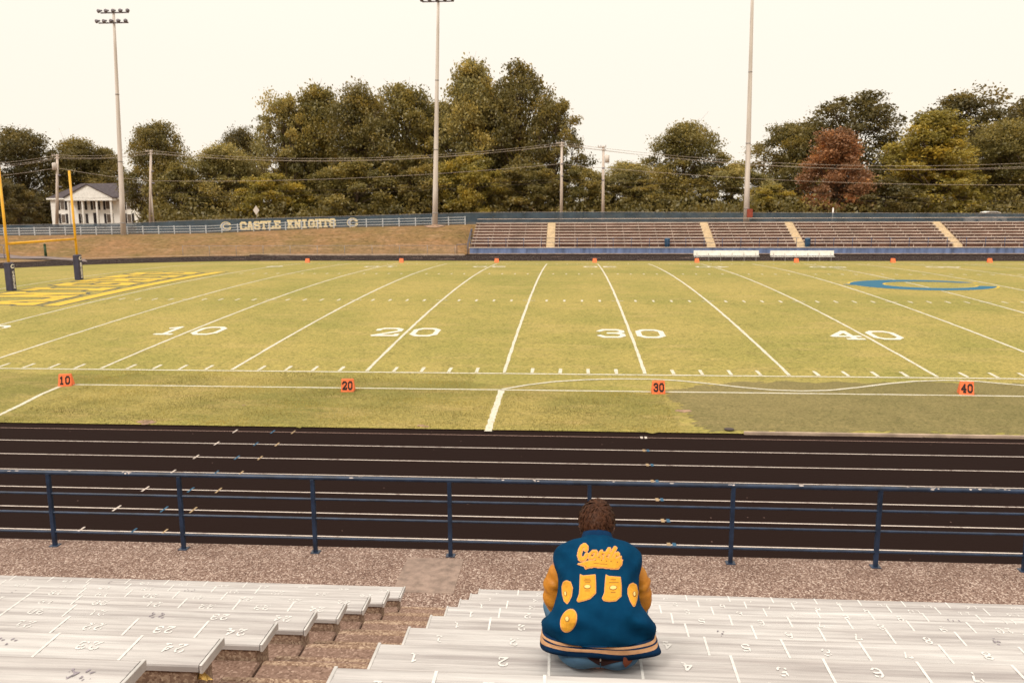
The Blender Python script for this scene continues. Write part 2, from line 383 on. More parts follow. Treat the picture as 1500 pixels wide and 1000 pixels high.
def glyph(ch, w=.2, grow=0, h=.035, rnd=False, wear=0, seed=0):
    key = (ch, w, grow, h, rnd, wear, seed)
    if key not in _gc:
        base = strokes(GL[ch], w, rnd)
        def fn(X, Y):
            d = base(X, Y)-grow
            if wear:
                rg = np.random.default_rng(seed); n = np.zeros(X.shape)
                for _ in range(7):
                    a, b, c = rg.uniform(-16, 16), rg.uniform(-16, 16), rg.uniform(0, 6.28); n += np.sin(a*X+b*Y+c)
                d = np.maximum(d, (n-3.2+wear*3)*.05)
            return d
        _gc[key] = region(fn, -.2-grow, 1.0+grow, -.2-grow, 1.2+grow, h)
    return _gc[key]
def text_flat(mb, txt, h, wid, place, pitch=None, **kw):
    """lay glyphs in a plane: place(u, v) gives the point for u along the text, v up"""
    u = 0; pitch = pitch or wid*1.22
    for ch in txt:
        if ch != ' ':
            L, F = glyph(ch, **kw)
            mb.add([place(u+p[0]/.8*wid, p[1]*h) for p in L], F)
        u += pitch
    return mb
def solid(L, F, place, t):
    """flat region with thickness: place(x, y, t)"""
    n = len(L); v = [place(p[0], p[1], t) for p in L]+[place(p[0], p[1], 0) for p in L]
    f = [tuple(q) for q in F]; cnt = {}
    for q in F:
        for a, b in zip(q, list(q[1:])+[q[0]]): cnt[(a, b)] = 1
    f += [(b, a, a+n, b+n) for (a, b) in cnt if (b, a) not in cnt]
    return v, f
def wishbone(X, Y, s=1.0, b=.78):
    """the C emblem: an oval C with a pointed back and flared ends"""
    x, y = X/s, Y/s
    o = np.sqrt(x**2+(y/b)**2)-1
    i = np.sqrt(((x-.12)/.66)**2+(y/(b*.60))**2)-1
    tip = np.maximum(np.abs(y)*1.5+(-x-1.16)*1.0, x+.55)
    o = np.minimum(o, tip)
    d = np.maximum(o, -i*.6)
    cut = np.maximum(np.abs(y-.06)-(.15+(x-.4)*.20), .35-x)
    return np.maximum(d, -cut)*s

# ------------------------------------------------------------------ terrain and field
YD = .9144; FW = 48.77
CXL, CXR, CY, RI, RO = -3.0, 94.4, 22.95, 29.55, 38.5
def oval_x0(y, r=RI):
    return CXL-math.sqrt(max(0, r*r-(y-CY)**2))
def sstep(t): t = max(0, min(1, t)); return t*t*(3-2*t)
def fz(x, y):
    c = .527*(1-((y-FW/2)/(FW/2))**2) if 0 < y < FW else 0
    e = min(x-oval_x0(y), (CXL+CXR-oval_x0(y))-x)
    c *= sstep(e/16.)
    if y < 0: c = -.004*y*-1
    return c
def crest(x):
    return float(np.interp(x, [-200, -60, -48, -21, -3.5, 8.5, 13, 40, 90, 200], [1.2, 1.5, 1.62, 1.86, 2.55, 2.78, 2.9, 2.9, 2.7, 2.5]))
def gz(x, y):
    """the lie of the land: flat inside the stadium, a bank beyond the far straight, level woods behind"""
    z = -.25
    if x < 13.6 or y > 73:
        lo = 61.7 if x < 13.6 else 73
        c = crest(x)
        z = -.25+(c+.25)*sstep((y-lo)/(74.6-lo)) if y < 74.6 else c+.15*math.sin(x*.05)*min(1, (y-74.6)/30)
        if x < -38:                    # the driveway cutting falls away to the left
            k = sstep((-38-x)/10); z = z*(1-k*.25) if y < 72 else z
    if y < -60: z = -.25
    return z
xs = [-2500, -900, -400, -200, -130]+list(np.arange(-100, 130, 2.5))+[150, 200, 400, 900, 2500]
ys = [-2500, -600, -200, -80, -40, -10, 20, 45, 58]+list(np.arange(61, 77, .8))+[80, 86, 94, 104, 116, 130, 150, 180, 240, 400, 900, 2500]
mb = MB(); nx = len(xs)
mb.add([(x, y, gz(x, y)) for y in ys for x in xs], [(j*nx+i, j*nx+i+1, (j+1)*nx+i+1, (j+1)*nx+i) for j in range(len(ys)-1) for i in range(nx-1)])
meta(mb.build('ground', 'bank', smooth=True), kind='structure')

# field: one crowned sheet filling the oval inside the track
rows = np.concatenate([np.linspace(-6.6, 0, 9), np.linspace(0, FW, 61)[1:], np.linspace(FW, 52.5, 5)[1:]])
NX = 130; mb = MB(); V = []
for y in rows:
    a = oval_x0(y)-.0; b = CXL+CXR-a
    for i in range(NX+1):
        x = a+(b-a)*i/NX; V.append((x, y, fz(x, y) if i not in (0, NX) else -.02))
mb.add(V, [(j*(NX+1)+i, j*(NX+1)+i+1, (j+1)*(NX+1)+i+1, (j+1)*(NX+1)+i) for j in range(len(rows)-1) for i in range(NX)])
field = meta(mb.build('field', 'field', smooth=True), kind='structure')
def on(x, y, dz=.006): return (x, y, fz(x, y)+dz)
def strip(pts, w, name, m, parent=field, dz=.006, jitter=0, base=None):
    """painted line of width w along pts"""
    z = base or on
    P = [Vector((*p, 0)) for p in pts]; v = []; rg = random.Random(len(pts)+int(pts[0][0]*10))
    for i, p in enumerate(P):
        d = (P[min(i+1, len(P)-1)]-P[max(i-1, 0)]).normalized(); n = Vector((-d.y, d.x, 0))
        for s in (1, -1):
            q = p+n*(w/2*s+rg.uniform(-jitter, jitter)); v.append(z(q.x, q.y, dz))
    mb = MB().add(v, [(2*i, 2*i+1, 2*i+3, 2*i+2) for i in range(len(P)-1)])
    return mb.build(name, m, parent)
def lin(a, b, n): return [(a[0]+(b[0]-a[0])*i/n, a[1]+(b[1]-a[1])*i/n) for i in range(n+1)]
for k in range(0, 21):
    strip(lin((k*5*YD, .15), (k*5*YD, FW-.05), 110), .11, 'yard_line', 'line', jitter=.014)
for y in (0, FW):
    strip(lin((-9.2, y), (101, y), 260), .11, 'sideline', 'line', jitter=.016)
for x in (-9.144, 109.73-9.144+.0):
    strip(lin((x, 0), (x, FW), 60), .10, 'end_line', 'line')
# one-yard ticks along both sidelines and the two hash rows, each row of dashes is one painted piece per five yards
for k in range(0, 20):
    for (y0, ln, nm) in ((.12, .62, 'sideline_tick'), (FW-.75, .62, 'sideline_tick'), (FW/3-.31, .62, 'hash_mark'), (2*FW/3-.31, .62, 'hash_mark')):
        for j in range(1, 5):
            x = (k*5+j)*YD
            if y0 < 1 or y0 < 20 or True:
                strip(lin((x, y0), (x, y0+ln), 3), .11, nm, 'line', jitter=.01)
    for y in (FW/3, 2*FW/3):
        strip(lin((k*5*YD-.31, y), (k*5*YD+.31, y), 2), .08, 'hash_mark', 'line', dz=.009)
# numbers
def field_number(txt, xc, y0, flip):
    gap = .36; w = 1.22; h = 1.95
    n = len(txt); us = [-(w+gap)/2-w/2, (w+gap)/2-w/2] if n == 2 else [-w/2]
    for ch, u0 in zip(txt, us):
        L, F = glyph(ch, w=.14, h=.03, rnd=False)
        mb = MB()
        if not flip: mb.add([on(xc+u0+p[0]/.8*w, y0+p[1]*h, .010) for p in L], F)
        else: mb.add([on(xc-u0-p[0]/.8*w, y0+h-p[1]*h, .010) for p in L], F)
        mb.build('field_number', 'num', field)
for k, t in enumerate(('G', '10', '20', '30', '40', '50', '40', '30')):
    field_number(t, k*10*YD+(.25 if t == 'G' else 0), 5.9, False)
    field_number(t, k*10*YD, FW-5.9-1.95, True)
# end-zone word and bar
mbar = MB(); n = 24
def bar(x0, x1, y0, y1, name, m, dz):
    v = []
    for i in range(n+1):
        y = y0+(y1-y0)*i/n
        v += [on(x0, y, dz), on(x1, y, dz)]
    MB().add(v, [(2*i, 2*i+1, 2*i+3, 2*i+2) for i in range(n)]).build(name, m, field)
bar(-1.86, -.72, 13.35, 34.2, 'endzone_bar_edge', 'navy_paint', .006); bar(-1.72, -.86, 13.5, 34.0, 'endzone_bar', 'gold_paint', .011)
for i, ch in enumerate('KNIGHTS'):
    yb = 13.7+i*2.92; w, h = 2.45, 4.9
    for g, nm, m, dz in ((.045, 'endzone_letter_edge', 'navy_paint', .006), (0, 'endzone_letter', 'gold_paint', .011)):
        L, F = glyph(ch, w=.215, grow=g, h=.035)
        MB().add([on(-2.45-p[1]*h, yb+p[0]/.8*w, dz) for p in L], F).build(nm, m, field)
# midfield emblem
for s, nm, m, dz in ((4.25, 'midfield_emblem_edge', 'gold_paint', .009), (3.95, 'midfield_emblem', 'blue_paint', .014)):
    L, F = region((lambda X, Y: wishbone(X, Y, 4.05, .80)-(.15 if s > 4 else 0)), -5.6, 5.6, -4.4, 4.4, .12)
    MB().add([on(46.0+p[0], 24.6+p[1], dz) for p in L], F).build(nm, m, field)
# side lines of the team area: straight restraining line, wavy line, diagonals
strip(lin((9.6, -2.28), (60, -2.42), 160), .10, 'restraining_line', 'line', jitter=.014)
strip([tuple(atz(x, y, 0)[:2]) for x, y in ((88, 565.5), (60, 577), (30, 592), (0, 606), (-60, 634))], .12, 'corner_line', 'line', jitter=.01)
strip([tuple(atz(x, y, 0)[:2]) for x, y in np.column_stack([np.linspace(735, 714.5, 26), np.linspace(570, 630, 26)])], .17, 'coach_line', 'line', jitter=.02)
wp = [(735, 570), (770, 564), (810, 559), (860, 556), (910, 555), (960, 555.5), (1000, 558), (1040, 562), (1085, 567), (1130, 571), (1175, 572.5), (1215, 571.5), (1260, 567), (1300, 562), (1340, 558.5), (1385, 557), (1430, 558.5), (1470, 562), (1510, 565.5), (1560, 570)]
wpi = [(np.interp(t, range(len(wp)), [p[0] for p in wp]), np.interp(t, range(len(wp)), [p[1] for p in wp])) for t in np.linspace(0, len(wp)-1, 100)]
strip([tuple(atz(x, y, 0)[:2]) for x, y in wpi], .11, 'wavy_line', 'line', jitter=.008, dz=.012)
# greener near verge, olive turf strip, bare patches
def patch(outline, name, m, dz, res=.25, rag=.15, seed=1, parent=None):
    rg = np.random.default_rng(seed); ks = np.concatenate([rg.uniform(-5, 5, (8, 2)), rg.uniform(-22, 22, (10, 2))]); ph = rg.uniform(0, 6, 18)
    sd = poly_sdf(outline); P = np.array(outline)
    def fn(X, Y):
        n = sum(np.sin(a*X+b*Y+c) for (a, b), c in zip(ks, ph))/9
        return sd(X, Y)+n*rag
    L, F = region(fn, P[:, 0].min()-.6, P[:, 0].max()+.6, P[:, 1].min()-.6, P[:, 1].max()+.6, res)
    o = MB().add([on(*p, dz) for p in L], F).build(name, m, parent)
    if parent is None: o['kind'] = 'structure'
    return o
patch([(-6, -6.35), (28.0, -6.4), (28.2, -2.9), (26.5, -2.2), (20, -.9), (9, -.7), (-6, -.9)], 'verge', 'verge', .002, .3, .55, 3)
patch([(28.35, -6.42), (28.1, -4.6), (27.8, -2.6), (28.8, -1.5), (30, -.9), (33, -.65), (60, -.65), (60, -6.42)], 'turf_strip', 'turf', .004, .09, .42, 5)
for px, py, r in ((1003, 601, .16), (215, 617, .15), (620, 623, .12), (357, 593, .10)):
    c = atz(px, py, 0)
    patch([(c[0]+r*1.5*math.cos(t), c[1]+r*math.sin(t)) for t in np.linspace(0, 6.28, 12)[:-1]], 'bare_patch', 'dirt', .0075, .08, .2, int(px), field)
c = atz(1068, 628.5, 0)
MB().tube([(c[0], c[1], .0), (c[0], c[1], .014)], .12, 16).build('drain_cover', 'drain', field)
MB().bbox(29.2, 62, -6.62, -6.55, -.05, .022).build('kerb', 'kerb')['kind'] = 'structure'

# short grass blades standing on the near verge
def near_line(x, y):
    if abs(y) < .09 or abs(y+2.35) < .12: return True
    if y > 0 and (y < .75 and abs((x/YD) % 1.0-.5) > .40): return True
    if y > .1 and abs((x/(5*YD)) % 1-.5) > .485: return True
    return False
rg = np.random.default_rng(9); N = 110000
bx = rg.uniform(8.5, 45, N); by = rg.uniform(-6.62, -.1, N)
cxy = np.array([atz(a_, b_, 0)[:2] for a_, b_ in zip(np.linspace(735, 714.5, 8), np.linspace(570, 630, 8))])
keep = np.array([not near_line(a_, b_) for a_, b_ in zip(bx, by)])
keep &= ~((bx > 27.7) & (by < -.5)) & ~((by < -2.2) & (np.abs(bx-np.interp(by, cxy[::-1, 1], cxy[::-1, 0])) < .14)) & ~((bx < 10.2) & (by < -2))
keep &= ~((bx > 22) & (by > -2.3) & (by < -.2))
bx, by = bx[keep], by[keep]; N = len(bx); bz = np.array([fz(a_, b_) for a_, b_ in zip(bx, by)])
hgt = rg.uniform(.018, .042, N)*(1+.5*np.sin(bx*1.7+by*2.1)*np.sin(by*3.1-bx*.6)); an = rg.uniform(0, 6.28, N); ww = rg.uniform(.004, .009, N)
P0 = np.stack([bx-np.cos(an)*ww, by-np.sin(an)*ww, bz], 1); P1 = np.stack([bx+np.cos(an)*ww, by+np.sin(an)*ww, bz], 1)
P2 = np.stack([bx+rg.normal(0, .014, N), by+rg.normal(0, .014, N), bz+hgt], 1)
me = np_mesh('grass', np.stack([P0, P1, P2], 1).reshape(-1, 3), np.arange(3*N).reshape(-1, 3), 'leaf')
tone = .45+.28*np.sin(bx*.9+1.3*np.sin(by*1.1))*np.sin(by*1.6+bx*.35)+rg.normal(0, .14, N)
me.attributes.new('tone', 'FLOAT', 'POINT').data.foreach_set('value', np.repeat(np.clip(tone, 0, 1), 3).astype(np.float32))
gb = meta(link('grass', me), 'short dry grass blades along the verge beside the track', 'grass', kind='stuff'); gb.color = (.33, .275, .088, 1)

# ------------------------------------------------------------------ running track
TZ = -.05
def oval(r, n=40):
    p = [(CXL+(CXR-CXL)*i/60, CY-r) for i in range(60)]
    p += [(CXR+r*math.sin(t), CY-r*math.cos(t)) for t in np.linspace(0, math.pi, n)]
    p += [(CXR-(CXR-CXL)*i/60, CY+r) for i in range(1, 60)]
    p += [(CXL-r*math.sin(t), CY+r*math.cos(t)) for t in np.linspace(0, math.pi, n)]
    return p
def ring(r0, r1, z, name, m, parent=None):
    a, b = oval(r0), oval(r1); k = len(a)
    return MB().add([(*p, z) for p in a]+[(*p, z) for p in b], [(i, k+i, k+(i+1) % k, (i+1) % k) for i in range(k)]).build(name, m, parent)
track = meta(ring(RI-.35, RO+.35, TZ, 'running_track', 'track'), kind='structure')
lane_y = [-7.02-1.037*k for k in range(9)]
for k, y in enumerate(lane_y):
    r = CY-y; ring(r-(.02 if k else .014), r+(.02 if k else .014), TZ+.005, 'lane_line', 'lane' if k else 'lane_pink', track)
MB().add([(13.6, 60, TZ+.002), (95, 60, TZ+.002), (95, 64.02, TZ+.002), (13.6, 64.02, TZ+.002)], [(0, 1, 2, 3)]).build('track_apron', 'track')['kind'] = 'structure'
# exchange-zone ticks across the lane lines
tk = {'lane': [(341, 634), (318, 649), (289, 668), (256, 689), (219, 712), (179, 739), (130, 768)],
      'mark_blue': [(395, 636), (374, 651), (348, 669.5), (318, 691), (284, 714), (247, 741), (204, 771)],
      'mark_gold': [(426, 636), (406, 651), (382, 670), (354, 692), (323, 716), (288, 743), (248, 773)]}
for m, L in tk.items():
    for i, (x, y) in enumerate(L):
        X = atz(x, y, TZ)[0]; yy = lane_y[i]
        MB().box(X-.017, X+.017, yy-.14, yy+.14, TZ+.003, TZ+.009).build('exchange_mark', m, track)
for i, (xa, xb) in enumerate(((939, 945), (943, 949), (948, 955), (955, 962), (962, 969), (970, 978), (979, 987))):
    y = (638, 659, 680, 703, 730, 760, 795)[i]
    for x, m in ((xa, 'mark_gold' if i else 'lane'), (xb, 'mark_blue' if i else 'lane')):
        X = atz(x, y, TZ)[0]; MB().box(X-.030, X+.030, lane_y[i]-.075, lane_y[i]+.075, TZ+.003, TZ+.009).build('exchange_mark', m, track)
rg = random.Random(4)
for _ in range(60):      # faint staggered marks on the far straight
    x = rg.uniform(-25, 40); k = rg.randrange(8); y = 2*CY-lane_y[k]+.4
    if rg.random() < .4: MB().box(x-.5, x+.5, y-.06, y+.06, TZ+.004, TZ+.012).build('lane_mark', 'lane_pink', track)
# pale kerb of the far straight and the bend
MB().box(-10, 13.6, 61.55, 62.0, -.3, .07).build('kerb', 'kerb')['kind'] = 'structure'
pts = [(CXL-r*math.sin(t), CY+r*math.cos(t)) for r in (RO+.37, RO+.75) for t in np.linspace(.12, 1.3, 24)]
MB().add([(*p, .05) for p in pts], [(i, i+1, 25+i, 24+i) for i in range(23)]).build('kerb', 'kerb')['kind'] = 'structure'
# driveway from the track up behind the far end
pa = [(-23.5, 53.2), (-27, 55.5), (-31, 58), (-35, 60.2), (-40, 62.4), (-46, 64.6), (-53, 66.6), (-62, 68.6), (-75, 71)]
v = []
for i, p in enumerate(pa):
    for w in (1, .5, 0, -.5, -1):
        x, y = p[0]+1.3*w, p[1]-1.9*w; v.append((x, y, max(gz(x, y), gz(x-.6, y+.6), gz(x+.6, y-.6))+(.05 if i > 2 else .225)))
MB().add(v, [(5*i+k, 5*i+k+1, 5*i+k+6, 5*i+k+5) for i in range(len(pa)-1) for k in range(4)]).build('path', 'asphalt')['kind'] = 'structure'

# ------------------------------------------------------------------ near grandstand
DECK = .85; ROW1Y, RUN, ROW1Z, RISE = -17.66, .755, 1.29, .323
AL, AR = 23.19, 24.035        # aisle edges
NROW = 10
def row_y(k): return ROW1Y-RUN*k        # far edge of the seat board
def row_z(k): return ROW1Z+RISE*k       # top of the seat board
def tread_z(k): return row_z(k)-.43     # tread in front of seat k
GX0, GX1 = 12.5, 36.5
gs = thing('grandstand', 'stepped concrete grandstand with exposed pebbles under the aluminium benches', 'grandstand', (AL, -16, 0))
MB().bbox(GX0, GX1, ROW1Y-.27, -15.66, -.2, DECK, .012).build('deck', 'aggregate', gs)
# smooth repaired slab in front of the aisle
MB().bbox(22.88, 23.63, -16.93, -15.95, DECK-.05, DECK+.006, .004).build('deck_patch', 'smooth', gs)
for k in range(NROW):
    yn = row_y(k)-.25; zt = tread_z(k+1); ye = row_y(k+1)-.25-.02
    for x0, x1 in ((GX0, AL-.004), (AL+.012, AR+.2), (AR+.21, GX1)):
        b = MB().bbox(x0, x1, ye, yn, -.2, zt, .012)
        b.build('tread', 'tread', gs)
    MB().box(AL-.004, AL+.012, ye+.03, yn-.02, zt-.25, zt-.045).build('open_joint', 'crack', gs)
    # pale worn edge of the aisle step, half-step block with its own edge
    MB().bbox(AL+.014, AR+.19, yn-.05, yn+.006, zt-.16, zt+.004, .01).build('step_nosing', 'nosing', gs)
    MB().bbox(AL-.05, AR+.15, ye+.03, yn-.43, zt-.02, zt+.16, .018).build('half_step', 'tread', gs)
    MB().bbox(AL-.046, AR+.146, yn-.475, yn-.424, zt+.02, zt+.165, .012).build('half_step_nosing', 'nosing', gs)
    # kerbs that carry the seat boards
    for x0, x1 in ((GX0, AL-.03), (AR+.05, GX1)):
        MB().bbox(x0, x1, row_y(k)-.245, row_y(k)-.06, -.2, row_z(k)-.042, .006).build('seat_kerb', 'nosing', gs)

# seat boards
ORD = ['first', 'second', 'third', 'fourth', 'fifth', 'sixth', 'seventh', 'eighth', 'ninth', 'tenth']
num_mesh = {}
def seat_num(txt, wear, seed, m):
    key = (txt, wear, seed, m)
    if key not in num_mesh:
        mb = MB(); h = .088; w = .052; n = len(txt)
        for i, ch in enumerate(txt):
            L, F = glyph(ch, w=.16, h=.05, rnd=True, wear=wear, seed=seed)
            u0 = (i-n/2)*w
            mb.add([(-(u0+p[0]/.8*w), -(p[1]-.5)*h, 0) for p in L], F)   # painted to be read from the field side
        num_mesh[key] = mb.mesh('seat_number', m)
    return num_mesh[key]
div_me = MB().add([(-.007, -.125, 0), (.007, -.125, 0), (.007, .125, 0), (-.007, .125, 0)], [(0, 1, 2, 3)]).mesh('seat_divider', 'seat_white')
def board_mesh(x0, x1):
    """extruded plank, ribbed on top with rolled lips at both edges"""
    prof = [(-.26, -.012), (-.26, -.038), (-.235, -.040), (-.03, -.040), (0, -.038), (0, -.012), (-.004, -.003), (-.012, 0)]
    top = []
    for c in (-.072, -.13, -.188):
        top += [(c+.016, 0), (c+.008, -.0016), (c-.008, -.0016), (c-.016, 0)]
    prof += top+[(-.248, 0), (-.256, -.003)]
    return MB().prism(prof, 0, x0, x1)
rs = random.Random(11)
for k in range(NROW):
    for side in (0, 1):
        x0, x1 = (13.0, AL) if side == 0 else (AR, 36.0)
        y, z = row_y(k), row_z(k); ex = AL if side == 0 else AR
        t = thing('bench', f'ribbed aluminium bench, {ORD[k]} row up from the walkway, '+('goal post side of the aisle' if side == 0 else 'same block as the person'), 'bench', (ex, y, z), 'aluminium benches beside the aisle')
        sgn = -1 if side == 0 else 1
        board = board_mesh(.006, x1-x0) if side == 1 else board_mesh(x0-x1, -.006)
        board.build('seat_board', 'alu', t, world=False)
        MB().bbox(min(0, -sgn*.010), max(0, -sgn*.010)+.006 if side == 0 else .006, -.263, .003, -.043, .003, .002).build('end_cap', 'alu_edge', t, world=False)
        for bx in np.arange(.12, x1-x0, 1.83):
            MB().box(sgn*bx-.03, sgn*bx+.03, -.2, -.05, -.0465, -.0405).build('bracket', 'grey', t, world=False)
        nseat = int((x1-x0-.425)/.452)
        for j in range(nseat+1):
            xd = sgn*(.425+.452*j)
            if rs.random() < .93 and not (side == 0 and j < 2+rs.randrange(2) and k in (0, 1, 2, 4, 7, 8)):
                o = link('seat_divider', div_me, t, (xd, -.13, .0016)); o.rotation_euler.z = rs.uniform(-.02, .02)
            if j < nseat:
                num = (j+1) if side == 1 else (24-j)
                if num < 1: continue
                dark = rs.random() < (.5 if (side == 0 and k >= 6) else .09)
                wear = rs.choice((.3, .5, .75)) if not dark else rs.choice((1.2, 1.4))
                yo, sd_ = -.125+rs.uniform(-.012, .012), rs.randrange(4)
                for q, ch in enumerate(str(num)):
                    link('seat_number', seat_num(ch, wear, sd_, 'seat_dark' if dark else 'seat_white'), t, (xd-sgn*.226-(q-(len(str(num))-1)/2)*.070, yo, .0022))
# crumpled wrapper in the aisle
c = atz(297, 990, tread_z(7)+.02)
mb = MB(); rg = random.Random(2)
vv = [(c[0]+rg.gauss(0, .025), c[1]+rg.gauss(0, .02), tread_z(7)+.004+abs(rg.gauss(0, .02))) for _ in range(16)]
mb.add(vv, [(i, (i*5+3) % 16, (i*7+6) % 16) for i in range(16) if len({i, (i*5+3) % 16, (i*7+6) % 16}) == 3])
meta(mb.build('food_wrapper', 'wrapper'), 'small crumpled yellow wrapper lying on the concrete aisle steps', 'wrapper')

# railing along the walkway
rl = thing('railing', 'navy blue pipe railing with chipped paint along the walkway edge', 'railing', (23.44, -15.86, DECK))
RY = -15.86
def rail(z, r, nm):
    o = MB().tube([(x, RY, DECK+z) for x in np.arange(GX0, GX1+.1, 1.83)], r, 12).build(nm, 'rail_blue', rl, True); return o
tr = rail(1.045, .029, 'top_rail')
for z in (.750, .480, .200): rail(z, .0165, 'middle_rail')
for i in range(-3, 10):
    x = 17.95+1.83*i
    if not GX0 < x < GX1: continue
    p = MB().bbox(x-.026, x+.026, RY-.025, RY+.025, DECK-.0, DECK+1.03, .004).build('post', 'rail_blue', rl)
    MB().bbox(x-.06, x+.06, RY-.055, RY+.055, DECK, DECK+.012, .003).build('base_plate', 'rail_blue', p)
    p.children[0].location = -p.location; p.children[0].location = (0, 0, 0)
    p.children[0].data.transform(Matrix.Translation(Vector((0, 0, 0))-rl.location+Vector((0, 0, 0))))
rg = random.Random(8)
for x, n in ((17.4, 2), (18.3, 2), (19.05, 7), (19.9, 1), (22.2, 3), (24.1, 4), (24.6, 4), (25.6, 2), (27.1, 5), (29.3, 3), (29.55, 9), (30.1, 4), (30.4, 4), (26.3, 1), (28, 1)):
    for _ in range(n):
        xx = x+rg.gauss(0, .05); a = rg.uniform(.5, 2.4); w = rg.uniform(.008, .035); h = rg.uniform(.12, .4)
        v = []
        for t in (a-h, a, a+h):
            for s in (-1, 1):
                u = xx+s*w*(1 if t == a else .5); v.append((u, RY-.0298*math.cos(t), DECK+1.045+.0298*math.sin(t)))
        MB().add(v, [(0, 1, 3, 2), (2, 3, 5, 4)]).build('paint_chip', 'chip', rl)

# ------------------------------------------------------------------ sideline markers
def marker_mesh():
    """foam wedge: square front leaning back, pyramid behind"""
    mb = MB(); w, h, d = .19, .37, .30
    mb.add([(-w, -.06, 0), (w, -.06, 0), (w*.92, .04, h), (-w*.92, .04, h), (-w, d, 0), (w, d, 0), (w*.92, .10, h), (-w*.92, .10, h)],
           [(0, 1, 2, 3), (3, 2, 6, 7), (7, 6, 5, 4), (0, 3, 7, 4), (1, 5, 6, 2), (0, 4, 5, 1)])
    return mb.mesh('marker_body', 'orange')
mk = marker_mesh()
def marker(txt, x, y, rz, label, flip=False):
    t = thing('yard_marker', label, 'yard marker', (x, y, fz(x, y) if -7 < y < 53 else TZ), 'orange sideline yard markers', rz)
    link('marker_body', mk, t)
    for i, ch in enumerate(txt):
        L, F = glyph(ch, w=.235, h=.04)
        w = .135; u0 = (i-len(txt)/2)*.165+.014
        mb = MB().add([(u0+p[0]/.8*w, -.06+.10*((.06+p[1]*.25)/.37)-.003, .06+p[1]*.25) for p in L], F)
        mb.build('numeral', 'black', t, world=False)
for txt, px, py, rz in (('10', 94, 565.5, .28), ('20', 508.5, 573.5, .12), ('30', 965, 576.5, .02), ('40', 1417, 578, -.22)):
    c = atz(px, py, 0); marker(txt, c[0], c[1]+.06, rz, {'10': 'orange foam marker reading ten, where the white corner line meets the near sideline', '20': 'orange foam marker reading twenty on the white line left of the coach line', '30': 'orange foam marker reading thirty beside the bare patch where olive turf begins', '40': 'orange foam marker reading forty standing in the olive turf strip'}[txt])
for i, px in enumerate((452, 589, 728, 871, 1020, 1165, 1306, 1447)):
    txt = ('G', '10', '20', '30', '40', '50', '40', '30')[i]
    lab = ('goal line', 'ten yard line below the fence lettering', 'twenty yard line before the bleacher end', 'thirty yard line below the plain utility pole', 'forty yard line beside a white bench', 'fifty yard line in front of a white bench', 'forty yard line past the blue emblem', 'thirty yard line below the parked car')[i]
    c = atz(px, 384.5, -.03); marker(txt, c[0], c[1]-.2, math.pi+.0, f'small orange marker by the far track, {lab}')

# ------------------------------------------------------------------ goal posts
GX = -7.83; gp = thing('goal_post', 'yellow H-shaped goal post with navy padded legs in the end zone', 'goal post', (GX, 23.2, .4))
gy = (19.85, 26.6); zb = fz(GX, 23)
ctop = []
for gi, y in enumerate(gy):
    top = atY(*((-1, 240), (104.5, 250))[gi], y)[2]; g0 = fz(GX, y)
    MB().tube([(GX, y, g0), (GX, y, top)], .075, 14).build('upright', 'yellow', gp, True)
    pz = atY(*((10, 384), (113, 373))[gi], y)[2]
    pd = MB().bbox(GX-.21, GX+.21, y-.21, y+.21, g0+.02, pz, .05).build('pad', 'pad', gp)
    word = ('CASTLE', 'KNIGHTS')[gi]; hgt = (pz-g0-.62)/len(word)
    L, F = region(lambda X, Y: wishbone(X, Y, .155, .8), -.25, .25, -.2, .2, .012)
    MB().add([(GX+.2125, y+p[0], pz-.24+p[1]) for p in L], F).build('pad_emblem', 'white', gp)
    for j, ch in enumerate(word):
        L, F = glyph(ch, w=.2, h=.06)
        z0 = pz-.52-(j+1)*hgt+.03
        MB().add([(GX+.2125, y-.075+p[0]/.8*.17, z0+p[1]*hgt*.82) for p in L], F).build('pad_letter', 'white', gp)
        MB().add([(GX-.1+p[0]/.8*.17, y-.2125, z0+p[1]*hgt*.82) for p in L], F)
cz = .5*(atY(13, 357, gy[0])[2]+atY(113, 350, gy[1])[2])
MB().tube([(GX, gy[0], cz), (GX, gy[1], cz)], .075, 14).build('crossbar', 'yellow', gp, True)

# ------------------------------------------------------------------ players' benches
def team_bench(x0, x1, y, label):
    t = thing('team_bench', label, 'bench', ((x0+x1)/2, y, TZ), 'white benches for the players'); h = (x1-x0)/2
    MB().bbox(-h, h, -.14, .14, .42, .46, .01).build('seat', 'white', t, world=False)
    MB().bbox(-h, h, .20, .24, .52, .98, .01).build('backrest', 'white', t, world=False)
    for i in range(6):
        x = -h+.3+(2*h-.6)*i/5
        l = MB().tube([(x, -.1, .42), (x, -.12, 0)], .025, 8).build('leg', 'grey', t, world=False)
        MB().tube([(x, .12, .42), (x, .16, 0)], .025, 8).tube([(x, .1, .40), (x, .23, .80)], .02, 8).build('leg', 'grey', t, world=False)
a, b = atz(1021, 384.5, TZ), atz(1119, 384.5, TZ); team_bench(a[0], b[0], 53.3, 'long white bench by the far track just past the 40 yard marker')
a, b = atz(1137, 385, TZ), atz(1233, 385, TZ); team_bench(a[0], b[0], 53.1, 'long white bench by the far track behind the 50 yard marker')

